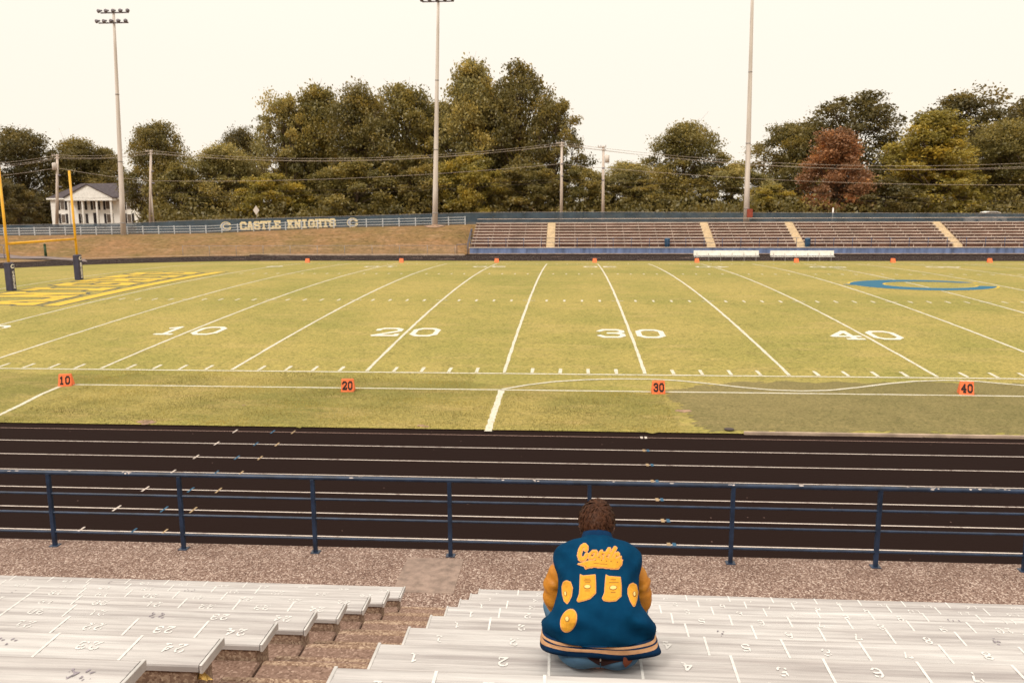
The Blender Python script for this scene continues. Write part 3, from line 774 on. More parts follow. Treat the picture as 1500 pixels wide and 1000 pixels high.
# ------------------------------------------------------------------ far bleachers
BX0, BX1 = 13.9, 92.0; WY = 64.0; BZ = .62
fb = thing('bleachers', 'long low bleachers of pale seat boards over a blue front wall', 'bleachers', (BX0, WY, -.1))
ais = [22.75, 40.3, 49.9, 66.3, 84.0]; AW = .95
secs = []; p = BX0
for a in ais: secs.append((p, a-AW/2)); p = a+AW/2
secs.append((p, BX1))
for x in np.arange(BX0, BX1-.1, 2.44):
    MB().bbox(x+.008, min(x+2.432, BX1), WY, WY+.15, -.1, BZ, .008).build('wall_panel', 'blue_wall', fb)
MB().bbox(BX0-.05, BX1, WY-.06, WY+.4, BZ+.001, BZ+.06, .008).build('wall_cap', 'tanseat', fb)
MB().bbox(BX0-.05, BX1, WY-.10, WY-.002, -.1, .03, .01).build('wall_foot', 'kerb', fb)
for (x0, x1) in secs:
    MB().box(x0, x1, WY+.41, WY+1.6, -.1, BZ+.02).build('walk_board', 'brown', fb)
    for k in range(8):
        y = WY+1.55+.76*k; tz = BZ+.30*k+.04
        MB().box(x0+.01, x1-.01, y+.05, y+.80, tz-.30 if k else -.1, tz+.30).build('riser_board', 'brown', fb)
        s = MB().bbox(x0, x1, y-.24, y+.03, tz+.34, tz+.42, .006).build('seat_board', 'tanseat', fb)
        br = MB()
        for x in np.arange(x0+.4, x1, 1.83): br.box(x-.025, x+.025, y-.16, y-.10, tz-.02, tz+.338)
        br.v = [(p[0]-fb.location[0], p[1]-fb.location[1], p[2]-fb.location[2]) for p in br.v]
        br.build('seat_bracket', 'tanseat', s, world=False)['kind'] = 'stuff'
for a in ais:
    st = MB().box(a-AW/2+.012, a+AW/2-.012, WY+.42, WY+1.25, -.1, BZ+.034).build('stair', 'stair', fb)
    for k in range(16):
        y = WY+1.25+.38*k; z = BZ+.04+.15*(k+1)+.12
        mb = MB().bbox(a-AW/2+.012, a+AW/2-.012, y, y+.384, BZ-.3, z, .01); mb.v = [(p[0]-fb.location[0], p[1]-fb.location[1], p[2]-fb.location[2]) for p in mb.v]
        mb.build('stair_step', 'stair', st, world=False)
# top rail behind the last row, blue guard rail along the front
MB().tube([(BX0, WY+7.7, BZ+2.98), (BX1, WY+7.7, BZ+2.98)], .03, 8).build('back_rail', 'tanseat', fb, True)
for z in (1.05, .55): MB().tube([(BX0, WY+.2, BZ+z), (BX1, WY+.2, BZ+z)], .018, 8).build('guard_rail', 'rail_far', fb, True)
for x in np.arange(BX0+.1, BX1, 1.95):
    MB().tube([(x, WY+.2, BZ+.05), (x, WY+.2, BZ+1.05)], .03, 8).build('guard_post', 'rail_far', fb, True)
# end stair rail on the embankment side
for dy in (0, .9):
    MB().tube([(BX0-.25, WY+dy, -.1), (BX0-.25, WY+dy, 1.0), (BX0-.2, WY+3.4+dy, 2.6), (BX0-.2, WY+3.4+dy, 1.4)], .03, 8).build('end_rail', 'rail_far', fb, True)
MB().tube([(BX0-1.4, WY, -.1), (BX0-1.4, WY, 1.0), (BX0-.3, WY, 1.02)], .035, 8).build('end_rail', 'rail_far', fb, True)
def barrel(px, py, label):
    c = atY(px, py, WY+1.1)
    t = thing('trash_barrel', label, 'trash barrel', (c[0], WY+.95, BZ+.02), 'blue trash barrels on the far bleachers')
    prof = [(.24, 0), (.27, .03), (.28, .3), (.295, .32), (.29, .35), (.30, .62), (.315, .64), (.31, .68), (.30, .80)]
    n = 18; v = [(r*math.cos(6.2832*k/n), r*math.sin(6.2832*k/n), z) for r, z in prof for k in range(n)]
    MB().add(v, [(i*n+k, i*n+(k+1) % n, (i+1)*n+(k+1) % n, (i+1)*n+k) for i in range(len(prof)-1) for k in range(n)]+[tuple(range(n-1, -1, -1))]).build('barrel_body', 'bin', t, True, world=False)
    v = [(r*math.cos(6.2832*k/n), r*math.sin(6.2832*k/n), z) for r, z in ((.32, .79), (.32, .83), (.22, .97), (.1, 1.02)) for k in range(n)]
    MB().add(v, [(i*n+k, i*n+(k+1) % n, (i+1)*n+(k+1) % n, (i+1)*n+k) for i in range(3) for k in range(n)]+[tuple(range(3*n, 4*n))]).build('lid', 'bin', t, True, world=False)
barrel(977, 361, 'blue trash barrel at the front of the far bleachers between two stairs')
barrel(1182, 362, 'blue trash barrel beside a cream stair of the far bleachers')

# ------------------------------------------------------------------ fences on the bank
FY = 76.0
def ftop(x): return float(np.interp(x, [-90, -48, -31.5, -21, -3.5, 12.8, 26, 46, 78, 130], [2.7, 2.92, 3.14, 3.52, 3.9, 4.30, 4.33, 4.18, 3.95, 3.7]))
wf = thing('windscreen_fence', 'tall fence hung with blue windscreen cloth along the top of the bank', 'fence', (0, FY, 2.5))
rg = random.Random(5)
xsf = list(np.arange(-90, 120, 3.05))
for i, x in enumerate(xsf[:-1]):
    x1 = xsf[i+1]; v = []; n = 10
    for a in range(n+1):
        for b in range(4):
            X = x+(x1-x)*a/n; z0 = min(crest(X)-.3, ftop(X)-1.0); z1 = ftop(X)-.02*math.sin(math.pi*a/n)
            sag = .035*math.sin(math.pi*a/n)*math.sin(b*1.7+i)+.012*math.sin(X*5+b)
            v.append((X, FY-.05-sag, z0+(z1-z0)*b/3))
    MB().add(v, [(a*4+b, a*4+4+b, a*4+5+b, a*4+1+b) for a in range(n) for b in range(3)]).build('cloth_panel', 'screen', wf, True)
    MB().tube([(x, FY, crest(x)-.4), (x, FY, ftop(x)+.06)], .03, 8).build('fence_post', 'grey', wf, True)
MB().tube([(x, FY, ftop(x)+.03) for x in xsf], .022, 8).build('top_rail', 'grey', wf, True)
# lettering on the cloth
def fence_text(txt, pxs, pye):
    for ch, (xa, xb), (yt, yb_) in zip(txt, pxs, pye):
        p0 = atY(xa, yb_, FY-.13); p1 = atY(xb, yt, FY-.13)
        L, F = glyph(ch, w=.23, h=.05)
        v, f = solid(L, F, lambda a, b, t: (p0[0]+(p1[0]-p0[0])*a/.8, FY-.11-t, p0[2]+(p1[2]-p0[2])*b), .02)
        MB().add(v, f).build('fence_letter', 'cream', wf)
cx = [352+i*9.95 for i in range(6)]; kx = [421+i*10.25 for i in range(7)]
def yr(x): return (325.0-(x-352)*.037, 337.0-(x-352)*.037)
fence_text('CASTLE', [(x, x+8.9) for x in cx], [yr(x) for x in cx])
fence_text('KNIGHTS', [(x, x+9.0) for x in kx], [yr(x) for x in kx])
for px, py in ((331, 331.5), (516.5, 326)):
    c = atY(px, py, FY-.12)
    for g, m, dy in ((.0, 'cream', .0), (-.13, 'blue_wall', .012)):
        L, F = region(lambda X, Y: wishbone(X, Y, .66, .80)-.06-g, -1.1, 1.1, -.8, .8, .035)
        v, f = solid(L, F, lambda a, b, t: (c[0]+a, FY-.11-dy-t, c[2]+b), .015); MB().add(v, f).build('fence_emblem', m, wf)
# white three-rail fence
rf = thing('rail_fence', 'low white three-rail fence along the crest of the bank', 'fence', (0, 74.9, 2.3))
FX = list(np.arange(-72, 13.5, 2.05))
for x in FX: MB().bbox(x-.06, x+.06, 74.85, 74.95, crest(x)-.2, crest(x)+1.02, .01).build('post', 'fence_white', rf)
for h in (.28, .60, .92):
    for a, b in zip(FX[:-1], FX[1:]):
        za, zb_ = crest(a)+h, crest(b)+h
        MB().add([(X, Y, Z+dz) for X, Z in ((a, za), (b, zb_)) for Y in (74.79, 74.845) for dz in (-.032, .032)], [(0, 1, 3, 2), (4, 6, 7, 5), (0, 2, 6, 4), (1, 5, 7, 3), (0, 4, 5, 1), (2, 3, 7, 6)]).build('rail', 'fence_white', rf)
# low chain-link fence at the foot of the bank
cf = thing('chain_link_fence', 'low wire mesh fence at the foot of the grass bank', 'fence', (0, 62.6, 0))
CX = list(np.arange(-18, 13.7, 3.05))
for a, b in zip(CX[:-1], CX[1:]):
    MB().add([(a, 62.6, gz(a, 62.6)), (b, 62.6, gz(b, 62.6)), (b, 62.6, gz(b, 62.6)+1.15), (a, 62.6, gz(a, 62.6)+1.15)], [(0, 1, 2, 3)]).build('mesh_panel', 'mesh', cf)
for a in CX: MB().tube([(a, 62.63, gz(a, 62.6)-.1), (a, 62.63, gz(a, 62.6)+1.2)], .03, 8).build('post', 'grey', cf, True)
MB().tube([(a, 62.63, gz(a, 62.6)+1.17) for a in CX], .018, 8).build('top_rail', 'grey', cf, True)
# gate frame by the driveway, green post
c = atY(6, 372, 58); t = thing('pipe_gate', 'dark pipe gate beside the driveway at the bend of the track', 'gate', (c[0], 58, -.1))
for dx in (-2.4, -1.2, 0, .6): MB().tube([(c[0]+dx, 58, -.1), (c[0]+dx, 58, 1.3)], .035, 8).build('bar', 'dark_metal', t, True)
for z in (.2, 1.28): MB().tube([(c[0]-2.4, 58, z), (c[0]+.6, 58, z)], .03, 8).build('rail', 'dark_metal', t, True)
c = atY(68, 383, 60); t = thing('marker_post', 'short dark green post at the foot of the grass bank', 'post', (c[0], 60, -.2))
MB().tube([(c[0], 60, -.2), (c[0]-.02, 60, 1.15)], [.14, .12], 10).build('shaft', 'green', t, True); MB().tube([(c[0]-.02, 60, 1.15), (c[0]-.02, 60, 1.35)], [.16, .05], 10).build('cap', 'green', t, True)

# ------------------------------------------------------------------ light poles and utility poles
def flood(mb, x, y, z, ax):
    mb.tube([(x, y, z), (x+ax*.15, y-.35, z-.12)], [.10, .24], 10); mb.tube([(x, y, z), (x, y+.22, z+.06)], [.12, .1], 8); return mb
def light_pole(px, b, tp, label, rack_z, box=False):
    p0 = atY(*b, 73.9); p1 = atY(*tp, 73.9)
    t = thing('light_pole', label, 'light pole', (p0[0], 73.9, p0[2]-.3), 'tall floodlight poles')
    zt = rack_z+1.6; k = (zt-p0[2])/(p1[2]-p0[2]); xt = p0[0]+(p1[0]-p0[0])*k
    X = lambda z: p0[0]+(xt-p0[0])*(z-p0[2])/(zt-p0[2])
    zs = np.linspace(p0[2]-.3, zt, 7)
    MB().tube([(X(z), 73.9, z) for z in zs], [.34-.2*i/6 for i in range(7)], 14).build('shaft', 'galv', t, True)
    for z, n, off in ((rack_z, 5, 0), (rack_z+1.15, 5, .3)):
        ca = MB().bbox(X(z)-1.85+off, X(z)+1.85+off*.3, 73.72, 73.84, z-.07, z+.07, .01).build('crossarm', 'dark_metal', t)
        for i in range(n):
            x = X(z)-1.75+off+3.4*i/(n-1); mb = flood(MB(), x, 73.62, z+.22, (-.6, -.2, .1, .5, .9)[i])
            mb.build('floodlight', 'dark_metal', t, True)
    for zc in (p0[2]+1.5, p0[2]+9, p0[2]+17): MB().tube([(X(zc), 73.9, zc), (X(zc+.12), 73.9, zc+.12)], .36-.19*(zc-p0[2])/26, 14).build('joint_band', 'grey', t, True)
    if box:
        MB().bbox(X(p0[2]+1)-.02, X(p0[2]+1)+.62, 73.3, 73.55, p0[2]+.55, p0[2]+1.5, .02).build('control_box', 'red', t)
    return t
light_pole(181, (181, 345), (166.5, 20), 'tall pale floodlight pole in front of the white house', 27.0)
light_pole(637, (637, 331), (642, 0), 'tall floodlight pole on the bank beside the end of the bleachers', 28.62)
light_pole(1093, (1093, 325), (1102, 0), 'tall floodlight pole with a red box, rising behind the bleachers', 29.6, True)
c = atY(637, 333, 73.5)
MB().add([(c[0]+1.25*math.cos(t_)*(1+.2*math.sin(3*t_)), 73.3+.9*math.sin(t_), gz(c[0]+1.25*math.cos(t_), 73.3+.9*math.sin(t_))+.06) for t_ in np.linspace(0, 6.28, 14)[:-1]]+[(c[0], 73.4, gz(c[0], 73.4)+.25)], [(i, (i+1) % 13, 13) for i in range(13)]).build('dirt_mound', 'dirt')['kind'] = 'structure'
UY = 87.0; tops = []
def utility(px, py, label, extra):
    p = atY(px, py, UY); b = atY(px-1, 328, UY); z0 = 2.4
    t = thing('utility_pole', label, 'utility pole', (b[0], UY, z0), 'wooden utility poles along the road')
    MB().tube([(b[0], UY, z0), (p[0], UY, p[2])], [.24, .15], 10).build('shaft', 'wood', t, True)
    for z in (p[2]-.15, p[2]-.5):
        MB().bbox(p[0]-.75 if z > p[2]-.3 else p[0]-.35, p[0]+.35, UY-.2, UY-.1, z-.06, z+.05, .01).build('crossarm', 'wood', t)
    for dx in (-.7, -.35, .3): MB().tube([(p[0]+dx, UY-.15, p[2]-.1), (p[0]+dx, UY-.15, p[2]+.12)], [.05, .04], 8).build('insulator', 'grey', t, True)
    if 'transformer' in extra:
        MB().tube([(p[0]+extra['transformer'], UY-.3, p[2]-2.2), (p[0]+extra['transformer'], UY-.3, p[2]-1.25), (p[0]+extra['transformer'], UY-.3, p[2]-1.15)], [.30, .30, .12], 12).build('transformer', 'galv', t, True)
    if 'second' in extra:
        MB().tube([(b[0]+.55, UY, z0), (b[0]+.45, UY, p[2]-4.2)], [.12, .1], 8).build('service_pipe', 'galv', t, True)
    for z in (p[2]-3.0, p[2]-4.6): MB().tube([(p[0]+.02, UY, z), (p[0]+.02, UY, z+.2)], .19, 10).build('band', 'dark_metal', t, True)
    tops.append(p)
utility(84, 226, 'utility pole with a transformer can in front of the white house', {'transformer': -.4})
utility(221, 220, 'utility pole with a pale service pipe between the house and the fence lettering', {'second': 1})
utility(823, 208, 'plain utility pole behind the bleachers under the tallest trees', {})
utility(884, 214, 'utility pole with a transformer can behind the bleachers', {'transformer': .5})
def wire(pts, r, label, m='wire_pale', n=14, sag=.9):
    P = []
    for a, b in zip(pts[:-1], pts[1:]):
        for i in range(n):
            t = i/n; q = a+(b-a)*t; P.append((q[0], q[1], q[2]-4*sag*t*(1-t)*min(1, abs(b[0]-a[0])/60)))
    P.append(tuple(pts[-1]))
    meta(MB().tube(P, r, 5).build('power_wire', m, None, True), label, 'power line', 'wires strung along the utility poles')
def wp_(l): return [atY(x, y, UY) for x, y in l]
WL = 'thin wire strung from pole to pole in front of the trees'
wire(wp_([(-60, 240), (84, 227), (221, 221), (823, 209.5), (1560, 236)]), .022, 'topmost thin wire, tied to the tips of the utility poles', sag=1.6)
wire(wp_([(-60, 244), (84, 230), (221, 224), (823, 212), (1560, 241)]), .022, 'pale wire just under the topmost wire on the utility poles', 'wire_pale', sag=1.7)
wire(wp_([(-60, 248), (84, 232), (221, 225.5), (823, 213), (1560, 244)]), .018, 'third wire of the upper bundle on the utility poles', sag=1.5)
wire(wp_([(-60, 262), (84, 246), (221, 265), (823, 240), (883, 246), (1560, 270)]), .024, 'single heavier wire dipping behind the floodlight poles to the transformers', sag=.8)
wire(wp_([(-60, 305), (221, 282), (823, 262), (1000, 270), (1560, 296)]), .011, 'upper of two faint low wires crossing the trees', 'wire', sag=.5)
wire(wp_([(-60, 309), (221, 290), (823, 266), (1000, 277), (1560, 303)]), .011, 'lower of two faint low wires crossing the trees', 'wire', sag=.5)
# road sign seen from behind
c = atY(375.5, 308, 80); t = thing('road_sign', 'diamond road sign seen from behind above the blue fence lettering', 'sign', (c[0], 80, 2.4))
MB().tube([(c[0], 80, 2.4), (c[0], 80, c[2]+.5)], .035, 8).build('sign_post', 'grey', t, True)
MB().prism([(c[0], c[2]-.62), (c[0]+.42, c[2]), (c[0], c[2]+.62), (c[0]-.42, c[2])], 1, 79.92, 79.95).build('sign_plate', 'galv', t)
c = atY(1220.5, 305, 80); t = thing('marker_stake', 'short white stake showing above the blue fence below the russet tree', 'stake', (c[0], 80, 2.4))
MB().tube([(c[0], 80, 2.4), (c[0], 80, c[2])], [.10, .08], 8).build('shaft', 'white', t, True); MB().tube([(c[0], 80, c[2]), (c[0], 80, c[2]+.1)], [.08, .01], 8).build('tip', 'white', t, True)
# car parked behind the screen
c = atY(1443, 326, 79.5); cxx = c[0]
car = thing('parked_car', 'pale parked car seen dimly through the blue windscreen cloth', 'car', (cxx, 79.6, 2.55))
zc = 2.62
body = [(-2.2, .35), (-2.15, .75), (-1.6, .88), (-.95, .95), (-.3, 1.0), (1.5, 1.0), (2.05, .9), (2.2, .6), (2.15, .3)]
MB().prism([(cxx+a, zc+b) for a, b in body], 1, 78.8, 80.4).build('body', 'galv', car)
MB().prism([(cxx+a, zc+b) for a, b in [(-1.0, 1.002), (-.35, 1.42), (.2, 1.52), (1.1, 1.5), (1.5, 1.35), (1.75, 1.002)]], 1, 78.95, 80.25).build('cabin', 'glass', car)
MB().prism([(cxx+a, zc+b) for a, b in [(-.38, 1.43), (.2, 1.525), (1.1, 1.505), (1.5, 1.36), (1.5, 1.41), (1.1, 1.56), (.2, 1.58), (-.4, 1.47)]], 1, 78.92, 80.28).build('roof', 'white', car)
for dx in (-1.35, 1.35):
    for y in (78.78, 80.3): MB().tube([(cxx+dx, y, zc+.32), (cxx+dx, y+.16, zc+.32)], .32, 16).build('wheel', 'black', car)

# ------------------------------------------------------------------ white house
HY = 124.0; hx0, hx1 = -72.8, -55.2; hz0, hz1, hz2 = 1.6, 6.75, 9.55
hs = thing('white_house', 'white two-storey house with a columned portico and dark roof beyond the fence', 'house', ((hx0+hx1)/2, HY, hz0))
MB().box(hx0, hx1, HY, HY+9, hz0, hz1).build('wall', 'siding', hs)
MB().box(hx1, hx1+4.6, HY+1.6, HY+8, hz0, hz0+3.0).build('side_wing', 'siding', hs)
ov = .45
MB().add([(hx0-ov, HY-ov, hz1), (hx1+ov, HY-ov, hz1), (hx1+ov, HY+9+ov, hz1), (hx0-ov, HY+9+ov, hz1), (hx0+3.6, HY+4.5, hz2), (hx1-2.2, HY+4.5, hz2)],
         [(0, 1, 5, 4), (1, 2, 5), (2, 3, 4, 5), (3, 0, 4), (3, 2, 1, 0)]).build('roof', 'roof', hs)
MB().box(hx0-ov, hx1+ov, HY-ov-.08, HY-ov+.02, hz1-.28, hz1-.01).build('eave_board', 'white', hs)
qx0, qx1 = hx0+4.4, hx0+13.0; py = HY-1.9
MB().prism([(qx0-.3, hz1+.02), (qx1+.3, hz1+.02), ((qx0+qx1)/2, hz2-.35)], 1, py-.2, HY+3.5).build('pediment', 'white', hs)
for s in (-1, 1):
    xe = qx0-.55 if s < 0 else qx1+.55; xm = (qx0+qx1)/2
    MB().add([(xe, y, z) for y in (py-.4, HY+4) for z in (hz1-.05, hz1+.12)]+[(xm, y, hz2-.42+dz) for y in (py-.4, HY+4) for dz in (.0, .17)],
             [(0, 4, 5, 1), (2, 3, 7, 6), (1, 5, 7, 3), (0, 2, 6, 4), (0, 1, 3, 2)]).build('pediment_roof', 'roof', hs)
MB().box(qx0-.3, qx1+.3, py-.22, HY-.01, hz1-.5, hz1).build('entablature', 'white', hs)
for i in range(4):
    x = qx0+.2+(qx1-qx0-.4)*i/3
    MB().tube([(x, py+.15, hz0), (x, py+.15, hz0+.2), (x, py+.15, hz0+.21), (x, py+.15, hz1-.75), (x, py+.15, hz1-.52)], [.30, .30, .23, .19, .28], 12).build('column', 'white', hs)
def window(x, z, w=.9, h=1.7):
    wi = MB().box(x-w/2, x+w/2, HY-.05, HY-.003, z, z+h).build('window', 'white', hs)
    mb = MB().box(x-w/2+.09, x+w/2-.09, HY-.07, HY-.052, z+.09, z+h-.09); mb.v = [(p[0]-hs.location[0], p[1]-hs.location[1], p[2]-hs.location[2]) for p in mb.v]
    mb.build('pane', 'glass', wi, world=False)
    for s in (-1, 1): MB().box(x+s*(w/2+.24)-.22, x+s*(w/2+.24)+.22, HY-.06, HY-.003, z-.05, z+h+.05).build('shutter', 'shutter', hs)
for x in (hx0+2.3, hx0+6.2, hx0+8.75, hx0+11.2, hx0+15.2):
    window(x, hz0+3.0)
    if abs(x-(hx0+8.75)) > .1: window(x, hz0+.5)
d = MB().box(hx0+8.2, hx0+9.3, HY-.06, HY-.003, hz0+.1, hz0+2.4).build('door', 'shutter', hs)

# ------------------------------------------------------------------ trees
def make_tree(seed, H, kind):
    """returns trunk mesh and crown mesh for a tree of height H (metres)"""
    rg = np.random.default_rng(seed); mb = MB()
    conic = kind == 'cone'; sparse = kind == 'sparse'
    wid = {'cone': .34, 'broad': .40, 'sparse': .34, 'tall': .30, 'low': .55}[kind]*H
    base = {'cone': .04, 'broad': .05, 'sparse': .16, 'tall': .04, 'low': .02}[kind]*H
    # trunk
    tp = [np.array((0., 0, -.6))]
    for i in range(1, 8): tp.append(np.array((rg.normal(0, .012*H)*i/5, rg.normal(0, .012*H)*i/5, .82*H*i/7)))
    mb.tube(tp, [.026*H*(1-i/7.6) for i in range(8)], 9)
    lobes = []
    nl = {'cone': 60, 'broad': 60, 'sparse': 48, 'tall': 62, 'low': 40}[kind]
    for i in range(nl):
        f = (i+.5)/nl; z = base+(H*.93-base)*f; az = i*2.4+rg.uniform(-.5, .5)
        if conic: prof = (1-f)**.75*1.0+.12 if f > .25 else .75+f
        else: prof = math.sin(math.pi*min(1, (.16+.80*f)))**.7
        rad = wid*prof*rg.uniform(.55, 1.0)*(1 if i % 4 else .35)
        tip = np.array((math.cos(az)*rad, math.sin(az)*rad, z))
        lr = H*rg.uniform(.06, .115)*(.8 if conic else 1)*(.9 if sparse else 1)
        lobes.append((tip, lr))
        st = tp[min(7, max(1, int((z/H-.16)/.82*7)))]*.9
        mid = (st+tip)/2+np.array((0, 0, -.02*H))+rg.normal(0, .015*H, 3)
        r0 = .0085*H*(1.15-f*.7)
        mb.tube([st, mid, tip], [r0, r0*.65, r0*.25], 6, cap=False)
        for _ in range(3):
            q = tip+rg.normal(0, lr*.8, 3); mb.tube([mid*.4+tip*.6, (tip+q)/2+rg.normal(0, .1, 3), q], [r0*.45, r0*.3, r0*.12], 5, cap=False)
    # leaf sprays gathered in clumps on the outside of each lobe
    C = []; T = []; Rr = []
    for tip, lr in lobes:
        nc = int({'sparse': 12, 'cone': 20}.get(kind, 21)*(lr/(.1*H))**1.3)+5
        tl = rg.normal(.45, .17)
        for _ in range(nc):
            d = rg.normal(0, 1, 3); d[2] = d[2]*.75+.25; d /= np.linalg.norm(d)
            C.append(tip+d*lr*rg.uniform(.55, 1.1)*np.array((1.15, 1.15, .8))); T.append(tl+rg.normal(0, .17)); Rr.append(lr*rg.uniform(.20, .40))
    C = np.array(C); T = np.array(T); Rr = np.array(Rr)
    per = 30
    N = len(C)*per
    ci = np.repeat(np.arange(len(C)), per)
    P = C[ci]+rg.normal(0, 1, (N, 3))*Rr[ci, None]*np.array((1.1, 1.1, .65))
    nrm = rg.normal(0, 1, (N, 3))+np.array((0, 0, .7)); nrm /= np.linalg.norm(nrm, axis=1)[:, None]
    a = np.cross(nrm, rg.normal(0, 1, (N, 3))); a /= np.linalg.norm(a, axis=1)[:, None]; b = np.cross(nrm, a)
    L = rg.uniform(.13, .30, N)[:, None]*(H/22)**.5; Wd = L*rg.uniform(.45, .8, N)[:, None]
    V = np.stack([P-a*L, P+b*Wd+nrm*L*.15, P+a*L, P-b*Wd+nrm*L*.15], 1).reshape(-1, 3)
    F = np.arange(4*N).reshape(-1, 4)
    me = np_mesh('crown', V, F, 'leaf')
    at = me.attributes.new('tone', 'FLOAT', 'POINT')
    at.data.foreach_set('value', np.clip(np.repeat(T[ci]+rg.normal(0, .10, N), 4), 0, 1).astype(np.float32))
    return mb.mesh('trunk', 'bark', True), me
KIND = {}
for nm, sd, kd in (('broad1', 1, 'broad'), ('broad2', 2, 'broad'), ('broad3', 7, 'broad'), ('tall1', 3, 'tall'), ('tall2', 4, 'tall'), ('sparse1', 5, 'sparse'), ('sparse2', 6, 'sparse'), ('cone1', 8, 'cone'), ('cone2', 9, 'cone'), ('low1', 10, 'low'), ('low2', 11, 'low')):
    KIND[nm] = make_tree(sd, 22 if not kd == 'low' else 9, kd)
rgt = random.Random(21)
DK, MD, LT, YG, RU, OL = (.155, .124, .042), (.240, .196, .058), (.325, .270, .094), (.330, .262, .052), (.370, .185, .092), (.205, .165, .050)
def tree(nm, px, top, hw, Y, col, label, group=None):
    p = atY(px, top, Y); H = 22 if not nm.startswith('low') else 9
    g = gz(p[0], Y)-.2; hgt = p[2]-g; w = hw*(Y+26)/FPX
    natural = {'b': .47, 't': .38, 's': .42, 'c': .42, 'l': .62}[nm[0]]*H
    t = thing('tree', label, 'tree', (p[0], Y, g), group or 'trees behind the field'); t.rotation_euler.z = rgt.uniform(0, 6.28)
    sx = w/natural*1.12; t.scale = (sx, sx, hgt/(H*1.0))
    tm, cm = KIND[nm]
    link('trunk', tm, t); c = link('crown', cm, t); c.color = (*col, 1)
TR = [
 ('broad1', 28, 186, 70, 132, DK, 'rounded dark tree on the far side of the white house, by the goal post'),
 ('broad3', 108, 203, 52, 138, OL, 'olive tree rising just behind the roof of the white house'),
 ('broad2', 150, 215, 40, 142, OL, 'smaller olive tree behind the ridge of the white house'),
 ('low1', -35, 250, 52, 100, DK, 'low dark tree left of the white house behind the goal post'),
 ('low2', 22, 268, 30, 112, DK, 'low dark tree tucked against the end wall of the white house'),
 ('broad2', 226, 176, 50, 104, OL, 'broad dark green tree in front of the white house side wing'),
 ('low1', 262, 240, 48, 97, MD, 'low olive tree beside the pole with the service pipe'),
 ('broad1', 352, 186, 44, 135, DK, 'rounded dark tree showing over the paler trees beside the tall wood'),
 ('broad3', 322, 212, 62, 104, LT, 'pale green bushy tree behind the emblem left of the fence lettering'),
 ('low2', 395, 252, 60, 96, YG, 'yellow-green low tree right behind the fence lettering'),
 ('broad1', 440, 168, 46, 116, OL, 'dark olive tree filling in behind the open pale tree'),
 ('broad3', 645, 150, 56, 118, MD, 'olive tree directly behind the middle floodlight pole'),
 ('tall2', 735, 130, 50, 114, MD, 'olive tree between the tallest pale tree and the open dark tree'),
 ('sparse1', 412, 132, 52, 106, LT, 'open pale tree with bare limbs showing at the edge of the wood'),
 ('tall1', 462, 122, 58, 108, MD, 'tall brownish green tree next to the open pale tree'),
 ('tall2', 528, 126, 58, 103, OL, 'tall dark olive tree above the word on the fence'),
 ('broad2', 590, 120, 66, 112, MD, 'tall olive tree left of the middle floodlight pole'),
 ('low1', 520, 235, 66, 94, MD, 'low olive tree at the foot of the tall wood above the lettering'),
 ('low2', 600, 225, 60, 94, OL, 'low dark tree by the middle floodlight pole'),
 ('tall1', 688, 84, 56, 107, LT, 'tallest pale green tree beside the middle floodlight pole'),
 ('low1', 690, 225, 62, 93, YG, 'low yellow-green tree at the foot of the tallest tree'),
 ('sparse2', 762, 86, 62, 105, OL, 'tall open dark tree with sky showing through its top'),
 ('sparse1', 812, 140, 56, 103, OL, 'open dark tree leaning out toward the gap in the wood'),
 ('low2', 775, 238, 70, 93, OL, 'low dark tree behind the end of the bleachers'),
 ('low1', 850, 244, 50, 95, MD, 'low brownish tree between the two utility poles'),
 ('broad1', 925, 236, 62, 150, LT, 'pale distant tree in the gap beyond the utility poles'),
 ('low2', 930, 262, 60, 98, OL, 'low olive tree beside the pole with the transformer'),
 ('broad3', 1005, 180, 60, 103, MD, 'single rounded olive tree right of the gap in the wood'),
 ('low1', 1075, 238, 62, 100, LT, 'pale low tree at the foot of the pole with the red box'),
 ('broad2', 1165, 176, 64, 120, OL, 'rounded olive tree behind the russet tree'),
 ('low2', 1130, 270, 40, 94, YG, 'small bright yellow-green tree by the pole with the red box'),
 ('sparse2', 1258, 130, 82, 118, DK, 'large dark tree with an open crown behind the russet tree'),
 ('cone1', 1228, 186, 60, 95, RU, 'russet brown tree with dry leaves behind the bleachers'),
 ('broad1', 1330, 215, 50, 122, DK, 'dark tree in the shade between the russet and the bright green tree'),
 ('sparse1', 1418, 128, 84, 120, DK, 'big dark tree towering behind the bright green tree'),
 ('cone2', 1372, 160, 88, 97, YG, 'full bright olive green tree with a pointed crown'),
 ('broad3', 1478, 178, 70, 100, MD, 'olive tree next to the bright green pointed tree above the parked car'),
 ('broad2', 1520, 138, 70, 122, DK, 'tall dark tree beyond the parked car'),
 ('low1', 1300, 262, 56, 93, DK, 'low dark tree between the russet tree and the bright green tree'),
]
for a in TR: tree(*a)
# undergrowth at the foot of the wood
rg = np.random.default_rng(33); cl_ = []; tn = []
for _ in range(2600):
    x = rg.uniform(-95, 110); y = rg.uniform(88, 97)
    if x < -37: y = rg.uniform(128, 138); x -= 22
    if -76 < x < -50 and y > 110: continue
    cl_.append((x, y, crest(x)+abs(rg.normal(0, 1.5)))); tn.append(.4+.14*math.sin(x*.9)+rg.normal(0, .1))
cl_ = np.array(cl_); per = 16; ci = np.repeat(np.arange(len(cl_)), per); N = len(ci)
P = cl_[ci]+rg.normal(0, 1, (N, 3))*np.array((.6, .6, .4)); nrm = rg.normal(0, 1, (N, 3)); nrm /= np.linalg.norm(nrm, axis=1)[:, None]
a = np.cross(nrm, rg.normal(0, 1, (N, 3))); a /= np.linalg.norm(a, axis=1)[:, None]; b = np.cross(nrm, a); L = rg.uniform(.16, .34, N)[:, None]
